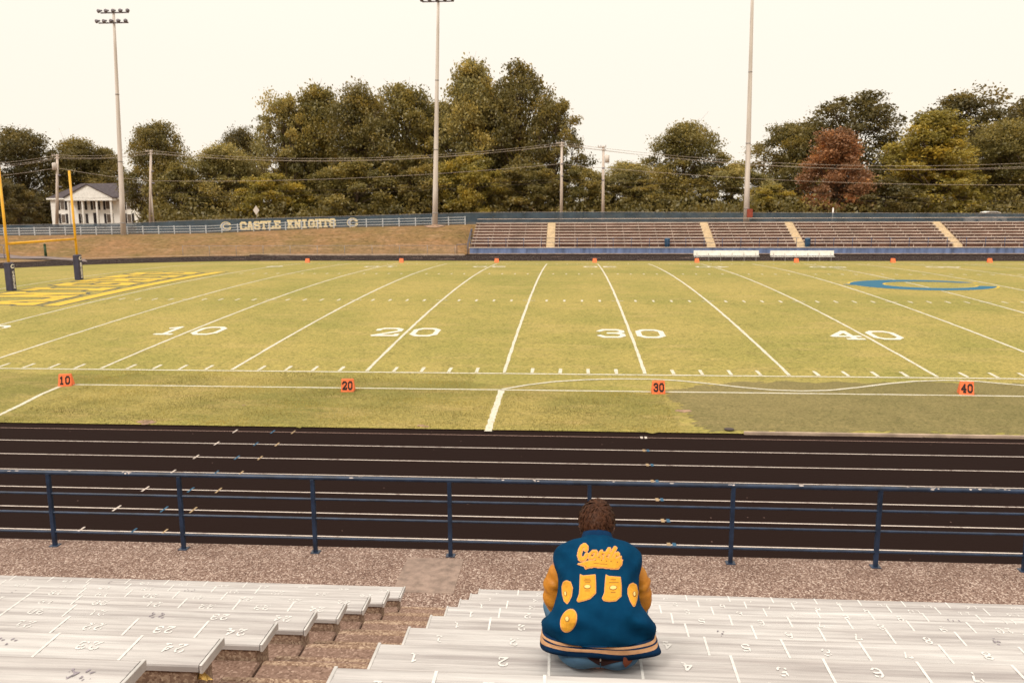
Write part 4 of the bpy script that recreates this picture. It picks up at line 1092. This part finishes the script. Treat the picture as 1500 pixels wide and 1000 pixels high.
V = np.stack([P-a*L, P+b*L*.6, P+a*L, P-b*L*.6], 1).reshape(-1, 3)
me = np_mesh('undergrowth', V, np.arange(4*N).reshape(-1, 4), 'leaf')
me.attributes.new('tone', 'FLOAT', 'POINT').data.foreach_set('value', np.clip(np.repeat(np.array(tn)[ci]+rg.normal(0, .1, N), 4), 0, 1).astype(np.float32))
ug = meta(link('undergrowth', me), 'tangled undergrowth along the foot of the wood behind the fence', 'undergrowth', kind='stuff'); ug.color = (*OL, 1)
#PERSON
# ------------------------------------------------------------------ the person
def mat2(name, col, col2, rough, scale, bump=0, bscale=200, sc3=None, spec=.3, sheen=0):
    m = mat(name, col, rough, scale=scale, col2=col2, bump=bump, bscale=bscale, sc3=sc3, spec=spec)
    if sheen: m.node_tree.nodes['Principled BSDF'].inputs['Sheen Weight'].default_value = sheen
    return m
M['skin'] = mat2('skin', (.50, .235, .145), (.44, .19, .11), .5, 20)
M['hair'] = mat2('hair', (.075, .029, .014), (.028, .010, .005), .5, 50, spec=.12)
M['wool'] = mat2('blue_wool', (.0018, .040, .098), (.0012, .030, .078), .95, 14, .25, 420, spec=.06)
M['leather'] = mat2('mustard_leather', (.50, .200, .018), (.42, .150, .012), .45, 12, .15, 60)
M['knit_navy'] = mat2('navy_knit', (.005, .030, .085), (.004, .024, .07), .95, 30, .3, 300, spec=.1)
M['knit_peach'] = mat2('peach_knit', (.62, .36, .20), (.54, .30, .16), .95, 40, .2, 300, spec=.1)
M['denim'] = mat2('denim', (.105, .215, .335), (.060, .130, .225), .9, 9, .2, 300, spec=.1)
M['shirt'] = mat2('maroon_shirt', (.030, .010, .010), (.018, .006, .006), .9, 20)
M['patch_edge'] = mat2('peach_felt', (.66, .32, .12), (.60, .27, .09), .95, 40, spec=.1)
M['patch_gold'] = mat2('gold_chenille', (.70, .345, .040), (.62, .29, .030), .95, 60, .4, 320, spec=.1)
M['stitch'] = mat2('brown_stitch', (.34, .15, .03), (.28, .12, .02), .9, 40)
M['pale_stitch'] = mat2('pale_stitch', (.74, .55, .20), (.66, .48, .16), .9, 40)
M['patch_leather'] = mat2('brown_leather_patch', (.16, .045, .022), (.11, .030, .016), .6, 20)
M['sole'] = mat2('white_sole', (.6, .58, .55), (.5, .48, .45), .7, 20)
M['shoe'] = mat2('dark_shoe', (.03, .03, .04), (.02, .02, .03), .7, 20)
PX, PY, PZ = 25.153, -22.285, row_z(6)+.002
per_ = thing('person', 'person with short brown hair seen from behind, seated in a blue and mustard varsity jacket', 'person', (PX, PY, PZ))

class Vox:
    """smooth union of tapered capsules, skinned with surface nets"""
    def __init__(s, lo, hi, h):
        s.lo = np.array(lo); s.h = h; n = np.ceil((np.array(hi)-s.lo)/h).astype(int)+1; s.n = n
        s.F = np.full(n, .2, np.float32)
    def block(s, lo, hi):
        i0 = np.clip(np.floor((np.array(lo)-s.lo)/s.h).astype(int), 0, s.n-1); i1 = np.clip(np.ceil((np.array(hi)-s.lo)/s.h).astype(int)+1, 0, s.n)
        sl = tuple(slice(a, b) for a, b in zip(i0, i1))
        g = np.meshgrid(*[s.lo[k]+s.h*np.arange(i0[k], i1[k]) for k in range(3)], indexing='ij'); return sl, g
    def put(s, sl, d, k):
        f = s.F[sl]; hh = np.clip(.5+.5*(f-d)/k, 0, 1); s.F[sl] = f*(1-hh)+d*hh-k*hh*(1-hh)
    def cap(s, a, b, ra, rb, k=.025):
        a, b = np.array(a, float), np.array(b, float); m = max(ra, rb)+.08
        sl, (X, Y, Z) = s.block(np.minimum(a, b)-m, np.maximum(a, b)+m); d = b-a; L = d@d+1e-9
        t = np.clip(((X-a[0])*d[0]+(Y-a[1])*d[1]+(Z-a[2])*d[2])/L, 0, 1)
        s.put(sl, np.sqrt((X-a[0]-t*d[0])**2+(Y-a[1]-t*d[1])**2+(Z-a[2]-t*d[2])**2)-(ra+(rb-ra)*t), k)
    def ell(s, c, r, k=.02, tilt=0):
        c = np.array(c, float); m = max(r)+.08; sl, (X, Y, Z) = s.block(c-m, c+m); X, Y, Z = X-c[0], Y-c[1], Z-c[2]
        Y, Z = Y*math.cos(tilt)+Z*math.sin(tilt), -Y*math.sin(tilt)+Z*math.cos(tilt)
        q = np.sqrt((X/r[0])**2+(Y/r[1])**2+(Z/r[2])**2); s.put(sl, (q-1)*min(r), k)
    def nets(s):
        F = s.F; S_ = F < 0; nx, ny, nz = [k-1 for k in F.shape]
        cnt = sum(S_[i:nx+i, j:ny+j, k:nz+k].astype(np.int8) for i in (0, 1) for j in (0, 1) for k in (0, 1))
        act = (cnt > 0) & (cnt < 8); idx = -np.ones(act.shape, int); I = np.argwhere(act); idx[act] = np.arange(len(I))
        acc = np.zeros((len(I), 3)); num = np.zeros(len(I))
        off = [(i, j, k) for i in (0, 1) for j in (0, 1) for k in (0, 1)]
        for a in off:
            for ax in range(3):
                if a[ax]: continue
                b = list(a); b[ax] = 1
                fa = F[tuple((I+a).T)]; fb = F[tuple((I+b).T)]; c = (fa < 0) != (fb < 0)
                t = np.where(c, fa/np.where(c, fa-fb, 1), 0); p = np.tile(np.array(a, float), (len(I), 1)); p[:, ax] = t
                acc += p*c[:, None]; num += c
        V = s.lo+s.h*(I+acc/num[:, None]); Q = []
        for ax in range(3):
            sl0 = [slice(1, None)]*3; sl0[ax] = slice(0, -1); sl1 = [slice(1, None)]*3; sl1[ax] = slice(1, None)
            A = S_[tuple(sl0)]; B = S_[tuple(sl1)]; E_ = np.argwhere(A != B); 
            o = np.array([1, 1, 1]); o[ax] = 0; E0 = E_+o
            lim = np.array(act.shape); ok = (E0 < lim).all(1) & (E0 >= 1-(np.arange(3) == ax)).all(1); E0 = E0[ok]; fl = A[tuple(E_[ok].T)]
            u, v = [k for k in range(3) if k != ax]
            if ax == 1: u, v = v, u
            def cell(du, dv):
                e = E0.copy(); e[:, u] -= du; e[:, v] -= dv; return idx[tuple(e.T)]
            q = np.stack([cell(1, 1), cell(0, 1), cell(0, 0), cell(1, 0)], 1)
            q[~fl] = q[~fl][:, ::-1]; Q.append(q)
        Q = np.concatenate(Q); return V, Q[(Q >= 0).all(1)]

HC = np.array((0, .395, .548)); HT = .42       # head centre and forward nod
def hp(x, y, z):                                # head-local point to person space
    c, s = math.cos(HT), math.sin(HT); return HC+np.array((x, y*c+z*s, -y*s+z*c))
# body: one skin from head to hands and ankles, clothed below the neck
B = Vox((-.42, -.22, -.46), (.42, .72, .80), .0065)
B.ell(hp(0, -.005, .015), (.074, .093, .098), .02, -HT)
B.ell(hp(0, .035, -.045), (.058, .062, .070), .03, -HT)
B.cap(hp(0, .105, -.005), hp(0, .092, .02), .011, .008, .012)             # nose
for s in (-1, 1):
    B.cap(hp(s*.03, .078, .022), hp(s*.032, .08, .022), .012, .012, .008)   # brow and eye
    B.cap(hp(s*.012, .092, -.045), hp(0, .096, -.045), .008, .009, .008)    # lips
    e = hp(s*.079, -.006, -.004)                                            # ear
    B.cap(e+np.array((0, 0, .022)), e+np.array((s*.004, .004, -.022)), .013, .010, .006); B.cap(e+np.array((s*.008, -.014, .018)), e+np.array((s*.010, -.010, -.008)), .008, .007, .006)
B.cap(hp(0, .08, -.085), hp(0, .07, -.08), .02, .022, .02)                # chin
B.cap(hp(0, -.02, -.05), (0, .29, .43), .056, .066, .03)                 # neck
B.cap((0, .25, .39), (0, .12, .29), .09, .11, .05); B.cap((0, .12, .30), (0, -.01, .10), .11, .115, .05)
B.cap((-.11, .23, .39), (.11, .23, .39), .06, .06, .04); B.cap((-.08, -.01, .10), (.08, -.01, .10), .095, .095, .04)
for s in (-1, 1):
    sh, elb, wr = (s*.185, .235, .385), (s*.215, .235, .165), (s*.075, .47, .145)
    B.cap(sh, elb, .048, .038); B.cap(elb, wr, .037, .024)
    pm = np.array((s*.055, .515, .135)); B.cap(wr, pm, .024, .030, .015)
    for j in range(4):                                                      # fingers folded over each other
        k0 = pm+np.array((-s*.004*j, .026-.004*j, .020-.013*j)); ln = (.040, .045, .042, .034)[j]
        k1 = k0+np.array((-s*ln*.75, ln*.55, -.004)); k2 = k1+np.array((-s*ln*.65, -ln*.25, -.010))
        B.cap(k0, k1, .0095, .0088, .004); B.cap(k1, k2, .0088, .0075, .003)
    B.cap(pm+np.array((0, -.012, .022)), pm+np.array((-s*.024, .016, .040)), .011, .009, .005); B.cap(pm+np.array((-s*.024, .016, .040)), pm+np.array((-s*.045, .022, .037)), .009, .008, .004)
    B.cap((s*.09, .0, .075), (s*.208, .42, .060), .070, .052, .03); B.cap((s*.208, .42, .05), (s*.16, .37, -.36), .050, .036, .02)
V, Q = B.nets(); body = link('body', np_mesh('body', V, Q, 'skin', True), per_)
# eyes
for s in (-1, 1):
    c = hp(s*.031, .090, .016); MB().tube([c, c+np.array((0, .006, -.002))], [.007, .003], 8).build('eye', 'black', per_, True, world=False)
# jeans
J = Vox((-.36, -.24, -.44), (.36, .60, .26), .007)
J.ell((-.085, -.035, .095), (.125, .125, .098), .05); J.ell((.085, -.035, .095), (.125, .125, .098), .05)
J.cap((-.09, .0, .13), (.09, .0, .13), .105, .105, .05)
for s in (-1, 1):
    J.cap((s*.115, .02, .088), (s*.212, .42, .072), .092, .072, .04); J.cap((s*.212, .42, .05), (s*.165, .37, -.335), .066, .058, .02)
    for j in range(4): J.cap((s*.14+.03*math.sin(j*2.), .33+.02*j, -.30+.03*j), (s*.19, .36, -.31+.04*j), .035, .035, .02)
g = J.F; zz = J.lo[2]+J.h*np.arange(J.n[2]); flat = (-(zz-.002))[None, None, :]      # flattened where it rests on the board
yy = J.lo[1]+J.h*np.arange(J.n[1]); on_seat = (yy < .10)[None, :, None]
J.F = np.where(on_seat, np.maximum(g, flat), g)
V, Q = J.nets(); jeans = link('jeans', np_mesh('jeans', V, Q, 'denim', True), per_)
bj = BVHTree.FromPolygons([tuple(p) for p in V], [tuple(q) for q in Q])
# shoes on the tread below
for s in (-1, 1):
    K = Vox((s*.15-.08, .20, -.44), (s*.15+.08, .60, -.28), .006)
    K.cap((s*.15, .31, -.375), (s*.155, .47, -.392), .042, .036, .02); K.cap((s*.15, .34, -.33), (s*.15, .38, -.37), .045, .042, .03)
    zz = K.lo[2]+K.h*np.arange(K.n[2]); K.F = np.maximum(K.F, (-.418-zz)[None, None, :])
    V, Q = K.nets(); sh = link('shoe', np_mesh('shoe', V, Q, 'shoe', True), per_)
    L, F = region(lambda X, Y: seg_round(X, Y, (0, .31), (.005, .47), .086), -.06, .06, .24, .54, .01)
    v, f = solid(L, F, lambda a, b, t: (s*.15+a, b, -.4285+t), .018); MB().add(v, f).build('sole', 'sole', sh, world=False)

# jacket body: lofted rings up a leaning spine
RG = [(.000, .172, .270, .168), (.002, .190, .276, .176), (.020, .218, .250, .172), (.048, .250, .222, .162), (.085, .286, .204, .153), (.122, .322, .200, .148),
      (.160, .358, .207, .144), (.198, .394, .222, .138), (.230, .425, .227, .128), (.252, .447, .222, .116), (.270, .463, .196, .104), (.286, .475, .150, .094), (.300, .487, .104, .086), (.312, .500, .082, .078)]
def loft(RG, n, sub, wob, seed, expo=2.5):
    RG = np.array(RG); t = np.linspace(0, len(RG)-1, (len(RG)-1)*sub+1)
    k = np.arange(len(RG)); 
    def cr(c):       # Catmull-Rom through the ring parameters
        o = []
        for u in t:
            i = min(int(u), len(RG)-2); f = u-i; p = [RG[max(0, min(len(RG)-1, i+j)), c] for j in (-1, 0, 1, 2)]
            o.append(.5*((2*p[1])+(-p[0]+p[2])*f+(2*p[0]-5*p[1]+4*p[2]-p[3])*f*f+(-p[0]+3*p[1]-3*p[2]+p[3])*f**3))
        return np.array(o)
    cy, cz, hw, hd = [cr(c) for c in range(4)]
    ty, tz = np.gradient(cy), np.gradient(cz); l = np.hypot(ty, tz); ty, tz = ty/l, tz/l
    th = np.linspace(0, 2*math.pi, n, endpoint=False); rg = np.random.default_rng(seed)
    ks = [(rg.integers(2, 9), rg.uniform(2, 14), rg.uniform(0, 6.28), rg.uniform(.4, 1)) for _ in range(10)]
    V = np.zeros((len(t), n, 3))
    for i in range(len(t)):
        c, s = np.cos(th), np.sin(th); e = 2/expo
        x = np.sign(c)*np.abs(c)**e*hw[i]; d = np.sign(s)*np.abs(s)**e*hd[i]
        u = i/len(t); w = sum(a*np.sin(m*th+q*u*2+p) for m, q, p, a in ks)/5*wob(u)
        r = 1+w/np.maximum(.1, np.hypot(x, d)); x, d = x*r, d*r
        V[i, :, 0] = x; V[i, :, 1] = cy[i]+d*tz[i]; V[i, :, 2] = cz[i]-d*ty[i]
    m = len(t); F = [(i*n+k, i*n+(k+1) % n, (i+1)*n+(k+1) % n, (i+1)*n+k) for i in range(m-1) for k in range(n)]
    return V.reshape(-1, 3), F, (m, n)
V, F, _ = loft(RG, 96, 5, lambda u: .0135*(1-u)**.7+.002, 12)
# draped folds: diagonal creases low on the back, pulled toward the arms
x, y, z = V.T
ridge = lambda q: (1-np.abs(np.sin(q)))**2
fold = .0085*np.sin(44*(z+.62*np.abs(x-.03))+7*x+2*np.sin(9*x))*np.clip((.40-z)/.14, 0, 1)*np.clip(np.abs(x)*6, .2, 1)+.006*np.sin(26*x+38*z+1.5*np.sin(21*z))*np.clip((.36-z)/.12, 0, 1)+.003*np.sin(70*z-22*x)*np.clip((np.abs(x)-.10)*12, 0, 1)
bk = (y < .06+.9*(z-.17)).astype(float)
fold += bk*(.010*ridge(16*(z+.75*np.abs(x+.02))+2.2*np.sin(8*x)+.6)*np.clip((.37-z)/.10, 0, 1)*np.clip((z-.16)/.04, 0, 1)+.007*ridge(11*(z-.9*x)+1.1)*np.clip((x-.03)*9, 0, 1)*np.clip((.40-z)/.1, 0, 1)+.006*ridge(10*(z+1.1*x)+.4)*np.clip((-x-.04)*9, 0, 1)*np.clip((.36-z)/.1, 0, 1))
V[:, 1] -= fold*1.5; V[:, 2] += fold*.9
VJ, FJ = V, F
jk = link('jacket', np_mesh('jacket', V, F, 'wool', True), per_)
sm = jk.modifiers.new('thickness', 'SOLIDIFY'); sm.thickness = .006; sm.offset = -1
bvh = BVHTree.FromPolygons([tuple(p) for p in V], F)
# striped knit hem, flaring and kicked out at the right corner
HM = [(-.004, .096, .286, .165), (-.003, .112, .286, .166), (-.002, .122, .285, .168), (-.001, .139, .281, .170), (.0, .146, .280, .170), (.001, .163, .275, .170), (.001, .176, .270, .168)]
V, F, (m, n) = loft(HM, 96, 1, lambda u: .010, 12)
x, y, z = V.T; ang = np.arctan2(y, x)
low = np.clip((.17-z)/.07, 0, 1)
kick = np.exp(-((ang+.35)/.22)**2)*low; V[:, 0] += kick*.030; V[:, 2] -= kick*.006
V[:, 2] += .010*np.sin(3*ang+1.0)*low*(y < 0)
hem = MB()
for i in range(m-1):
    hem.m = (0, 0, 1, 0, 1, 0)[i]; hem.add([], []); 
    hem.f += [(i*n+k, i*n+(k+1) % n, (i+1)*n+(k+1) % n, (i+1)*n+k) for k in range(n)]; hem.mi += [hem.m]*n
hem.v = [tuple(p) for p in V]
hm = hem.build('hem', ['knit_navy', 'knit_peach'], jk, True, world=False)
hs_ = hm.modifiers.new('thickness', 'SOLIDIFY'); hs_.thickness = .006; hs_.offset = -1
# knitted collar
V, F, _ = loft([(.304, .490, .094, .082), (.312, .502, .086, .080), (.318, .512, .081, .076), (.320, .513, .075, .070), (.312, .500, .074, .068)], 48, 3, lambda u: .001, 3, 2.1)
link('collar', np_mesh('collar', V, F, 'knit_navy', True), jk)
# sleeves with creases at the elbow, striped cuffs
for s in (-1, 1):
    pts = [np.array(p) for p in ((s*.168, .228, .380), (s*.198, .226, .340), (s*.214, .220, .288), (s*.218, .214, .225), (s*.208, .232, .175), (s*.190, .300, .150), (s*.145, .370, .148), (s*.100, .435, .148))]
    rad = [.056, .061, .062, .061, .059, .053, .048, .043]; Vs = []; ref = np.array((0, 0, 1.)); n = 32; rings = []
    tt = np.linspace(0, len(pts)-1, 50); rgs = np.random.default_rng(40+s)
    cs = np.array([[np.interp(u, range(len(pts)), [p[k] for p in pts]) for k in range(3)] for u in tt])
    for _ in range(3): cs[1:-1] = (cs[:-2]+2*cs[1:-1]+cs[2:])/4
    ref = np.array((0., 1., 0.))
    for i, u in enumerate(tt):
        d = cs[min(i+1, 49)]-cs[max(i-1, 0)]; d /= np.linalg.norm(d); a = ref-d*(ref@d); a /= np.linalg.norm(a); b = np.cross(d, a); ref = a
        r0 = np.interp(u, range(len(pts)), rad)
        for k in range(n):
            th = 2*math.pi*k/n; fo = (.0040*math.sin(u*4.3+1.8*math.sin(th+s)+1.4*math.cos(th*2+u))+.0025*math.sin(u*9+3*math.sin(th*1.0+2)))*(1 if 1 < u < 6 else .3)
            Vs.append(cs[i]+(a*math.cos(th)+b*math.sin(th))*(r0+fo))
    F = [(i*n+k, i*n+(k+1) % n, (i+1)*n+(k+1) % n, (i+1)*n+k) for i in range(49) for k in range(n)]
    sl_ = link('sleeve', np_mesh('sleeve', Vs, F, 'leather', True), jk)
    c0, c1 = cs[-1], cs[-1]+(cs[-1]-cs[-3])*1.2
    MB().tube([c0-(c1-c0)*.1, c0+(c1-c0)*.5, c1], [.043, .039, .036], 20).build('cuff', 'knit_navy', sl_, True, world=False)

# ---- patches sewn on the back: shapes drawn flat, laid down on the cloth
PO = np.array((PX, PY, PZ))
def sew(fn, box_, h, off, name, m, parent, tree_=None, scale=1.0, org=(0, 0), thick=.0):
    L, F = region(fn, *box_, h)
    v = []
    for p in L:
        d = ray(org[0]+p[0]*scale, org[1]+p[1]*scale); o_ = Vector(CAM-PO); dv = Vector(d).normalized()
        hit, nr, _, _ = (tree_ or bvh).ray_cast(o_, dv)
        if hit is None: v.append(None); continue
        if nr.dot(dv) > 0: nr = -nr
        v.append(hit+nr*off)
    F = [f for f in F if all(v[i] is not None for i in f)]
    used_ = sorted({i for f in F for i in f}); mp = {a: b for b, a in enumerate(used_)}
    if not F: return None
    L2 = [tuple(v[i]) for i in used_]; F2 = [tuple(mp[i] for i in f)[::-1] for f in F]
    # give the felt an edge
    nn = len(L2); cen = [(p[0], p[1]+off*.8, p[2]-off*.6) for p in L2]; cnt = {}
    for q in F2:
        for a, b in zip(q, q[1:]+q[:1]): cnt[(a, b)] = 1
    F2 += [(b, a, a+nn, b+nn) for (a, b) in list(cnt) if (b, a) not in cnt]
    o = MB().add(L2+cen, F2).build(name, m, parent, True, world=False); return o
def um(*f): return lambda X, Y: np.minimum.reduce([g(X, Y) for g in f])
# script word with a swash, in photograph-like units on the cloth
k_ = 1/12.5; O_ = (835, 780)
def rs_(l, w): return strokes([l], w, True)
word = um(rs_([(292, 315), (300, 265), (268, 232), (225, 258), (188, 335), (172, 415), (190, 482), (240, 490), (290, 445), (312, 405)], 62),
          rs_([(470, 350), (420, 350), (370, 400), (360, 465), (410, 480), (460, 430), (480, 360), (465, 440), (490, 478)], 44),
          rs_([(500, 470), (575, 345), (560, 400), (590, 450), (560, 485), (510, 485)], 44),
          rs_([(715, 305), (640, 450), (650, 485), (690, 480)], 52), rs_([(600, 372), (745, 372)], 36),
          rs_([(825, 285), (735, 450), (745, 488), (785, 475)], 54),
          rs_([(800, 440), (880, 410), (875, 385), (835, 390), (800, 440), (810, 490), (865, 492), (915, 455)], 46),
          poly_sdf([(152, 575), (330, 520), (470, 495), (880, 480), (950, 500), (945, 570), (885, 655), (800, 662), (600, 640), (440, 630), (340, 640), (290, 662), (262, 612)]))
bx_ = (100, 1000, 180, 720)
wd = sew(lambda X, Y: word(X, Y)-9, bx_, 11, .0030, 'script_patch', 'patch_edge', jk, None, k_, O_)
sew(lambda X, Y: word(X, Y)+6, bx_, 11, .0045, 'script_patch_top', 'patch_gold', jk, None, k_, O_)
for (a, b) in ((400, 415), (460, 508), (575, 508), (665, 520), (750, 525), (865, 540), (528, 450), (590, 395), (672, 432), (845, 425)):
    sew(lambda X, Y: np.hypot((X-a)/1.2, Y-b)-11, (a-30, a+30, b-30, b+30), 6, .0055, 'stitch_mark', 'stitch', jk, None, k_, O_)
sew(strokes([[(300, 640-5), (280, 612)], [(430, 565), (680, 580)]], 9, True), (250, 720, 540, 660), 6, .0055, 'stitch_line', 'stitch', jk, None, k_, O_)
# two state-shaped patches, two long ovals and one round one, each with a small ball emblem
def emblem(cx_, cy_, a, b, off, rot=0):
    sew(lambda X, Y: (np.sqrt(((X-cx_)/a)**2+((Y-cy_)/b)**2)-1)*b, (cx_-a-8, cx_+a+8, cy_-b-8, cy_+b+8), 4.0, off, 'ball_emblem', 'stitch', jk, None, .1, (810, 835))
    sew(lambda X, Y: (np.sqrt(((X-cx_)/(a-11))**2+((Y-cy_)/(b-9))**2)-1)*b, (cx_-a, cx_+a, cy_-b, cy_+b), 4.0, off+.0012, 'ball_emblem_centre', 'pale_stitch', jk, None, .1, (810, 835))
def patchy(fn, bx, nm):
    sew(lambda X, Y: fn(X, Y)-7, bx, 9, .0030, nm, 'patch_edge', jk, None, .1, (810, 835))
    sew(lambda X, Y: fn(X, Y)+6, bx, 9, .0045, nm+'_top', 'patch_gold', jk, None, .1, (810, 835))
st1 = poly_sdf([(402, 62), (440, 82), (618, 66), (626, 200), (626, 335), (545, 415), (470, 440), (375, 462), (356, 440), (392, 340), (396, 200)])
st2 = poly_sdf([(776, 68), (815, 90), (985, 100), (997, 230), (997, 380), (925, 445), (820, 458), (745, 445), (722, 410), (756, 330), (764, 200)])
patchy(st1, (320, 660, 30, 490), 'state_patch'); patchy(st2, (690, 1030, 40, 490), 'state_patch')
emblem(505, 245, 55, 34, .0058); emblem(880, 258, 57, 36, .0058)
for (x0, x1, y0, y1) in ((465, 550, 125, 134), (455, 560, 150, 160), (470, 545, 176, 184), (468, 540, 300, 308), (840, 920, 135, 144), (815, 955, 178, 187), (845, 915, 320, 330)):
    sew(lambda X, Y: np.maximum(np.abs(X-(x0+x1)/2)-(x1-x0)/2, np.abs(Y-(y0+y1)/2)-(y1-y0)/2), (x0-6, x1+6, y0-6, y1+6), 4, .0056, 'stitch_line', 'stitch', jk, None, .1, (810, 835))
ov1 = poly_sdf([(200, 148), (262, 172), (292, 260), (275, 380), (238, 455), (208, 492), (165, 450), (142, 350), (138, 240), (160, 170)])
ov2 = poly_sdf([(1165, 185), (1215, 215), (1238, 320), (1222, 430), (1195, 520), (1178, 530), (1130, 450), (1095, 350), (1092, 270), (1120, 205)])
patchy(ov1, (100, 330, 110, 530), 'oval_patch'); patchy(ov2, (1050, 1270, 150, 570), 'oval_patch')
emblem(190, 345, 24, 42, .0058); emblem(1182, 352, 24, 42, .0058)
rd = lambda X, Y: (np.sqrt((((X-230)*.93+(Y-735)*.36)/108)**2+((-(X-230)*.36+(Y-735)*.93)/165)**2)-1)*108
patchy(rd, (70, 390, 540, 930), 'round_patch'); emblem(212, 712, 34, 40, .0058)
# gap at the waist, leather label and seams on the jeans
def sewj(fn, bx, nm, m, off=.003): return sew(fn, bx, 6, off, nm, m, jeans, bj, .15, (780, 850))
sewj(poly_sdf([(480, 700), (1010, 690), (930, 770), (780, 800), (690, 828), (640, 815), (560, 770)]), (440, 1040, 660, 860), 'shirt_gap', 'shirt', .003)
sewj(poly_sdf([(885, 745), (985, 712), (998, 735), (950, 800), (905, 838), (880, 800)]), (850, 1020, 690, 860), 'leather_label', 'patch_leather', .0055)
sewj(strokes([[(662, 800), (668, 900)]], 10, True), (640, 690, 780, 900), 'centre_seam', 'mark_blue', .0035)
for a, b in ((664, 765), (772, 740)): sewj(lambda X, Y: np.maximum(np.abs(X-a)-7, np.abs(Y-b)-13), (a-20, a+20, b-25, b+25), 'belt_loop_stitch', 'sole', .006)

# ---- hair: a close cap with a few thousand tapering locks swirling from the crown
rg = np.random.default_rng(77)
whorl = np.array((.004, -.060, .072)); 
def scalp(u):                        # direction -> point on the skull, head-local
    return np.array((0, -.006, .014))+u*np.array((.079, .097, .103))
n = 28; v = []; f = []
for i in range(n+1):
    for k in range(n*2):
        th = math.pi*i/n; ph = 2*math.pi*k/(n*2); u = np.array((math.sin(th)*math.cos(ph), math.sin(th)*math.sin(ph), math.cos(th)))
        v.append(hp(*(scalp(u)+u*(.004+.003*math.sin(7*ph+5*th)))))
def hairy(u):                         # where hair grows: above the nape, behind the face
    if u[1] > .55 and u[2] < .45: return False
    if abs(u[0]) > .80 and u[2] < .10 and u[1] > -.35: return False
    return u[2] > -.62 if u[1] < 0 else u[2] > -.05
for i in range(n):
    for k in range(2*n):
        th = math.pi*(i+.5)/n; ph = 2*math.pi*(k+.5)/(n*2); u = (math.sin(th)*math.cos(ph), math.sin(th)*math.sin(ph), math.cos(th))
        if hairy(u): f.append((i*2*n+k, (i+1)*2*n+k, (i+1)*2*n+(k+1) % (2*n), i*2*n+(k+1) % (2*n)))
used_ = sorted({a for q in f for a in q}); mp = {a: b for b, a in enumerate(used_)}
hair = MB().add([v[a] for a in used_], [tuple(mp[a] for a in q) for q in f]).build('hair', 'hair', per_, True, world=False)
HV = []; HF = []
for _ in range(5200):
    u = rg.normal(0, 1, 3); u /= np.linalg.norm(u)
    if not hairy(u): continue
    p = scalp(u); w = p-whorl; dist = np.linalg.norm(w)
    out_ = w-u*(w@u); out_ /= np.linalg.norm(out_)+1e-6
    sw = np.cross(u, out_); d = out_+sw*.45*math.exp(-dist*9)+rg.normal(0, .12, 3)+.55*np.array((math.sin(p[1]*55+p[2]*40), math.sin(p[0]*60+1.3), math.sin(p[0]*48+p[1]*30+.5))); d += np.array((.12*math.sin(p[0]*70), 0, -.30)); d -= u*(d@u); d /= np.linalg.norm(d)
    ln = rg.uniform(.042, .078)*(.7 if p[2] < -.03 else 1.0); lift = rg.uniform(.004, .022)*(.5 if p[2] < -.02 else 1.0); wd_ = rg.uniform(.0016, .0042); b0 = len(HV)
    side = np.cross(u, d)
    for j, t_ in enumerate((0, .35, .7, 1)):
        q = p+d*ln*t_; uu = q-np.array((0, -.006, .014)); uu = uu/np.linalg.norm(uu/np.array((.079, .097, .103)))
        q = np.array((0, -.006, .014))+uu*(1+.035)+u*(lift*math.sin(math.pi*min(1, t_*.8+.1)))
        ww = wd_*(1, 1.1, .8, .1)[j]; HV += [hp(*(q-side*ww)), hp(*(q+side*ww))]
    HF += [(b0+2*j, b0+2*j+1, b0+2*j+3, b0+2*j+2) for j in range(3)]
link('hair_locks', np_mesh('hair_locks', HV, HF, 'hair', True), hair)
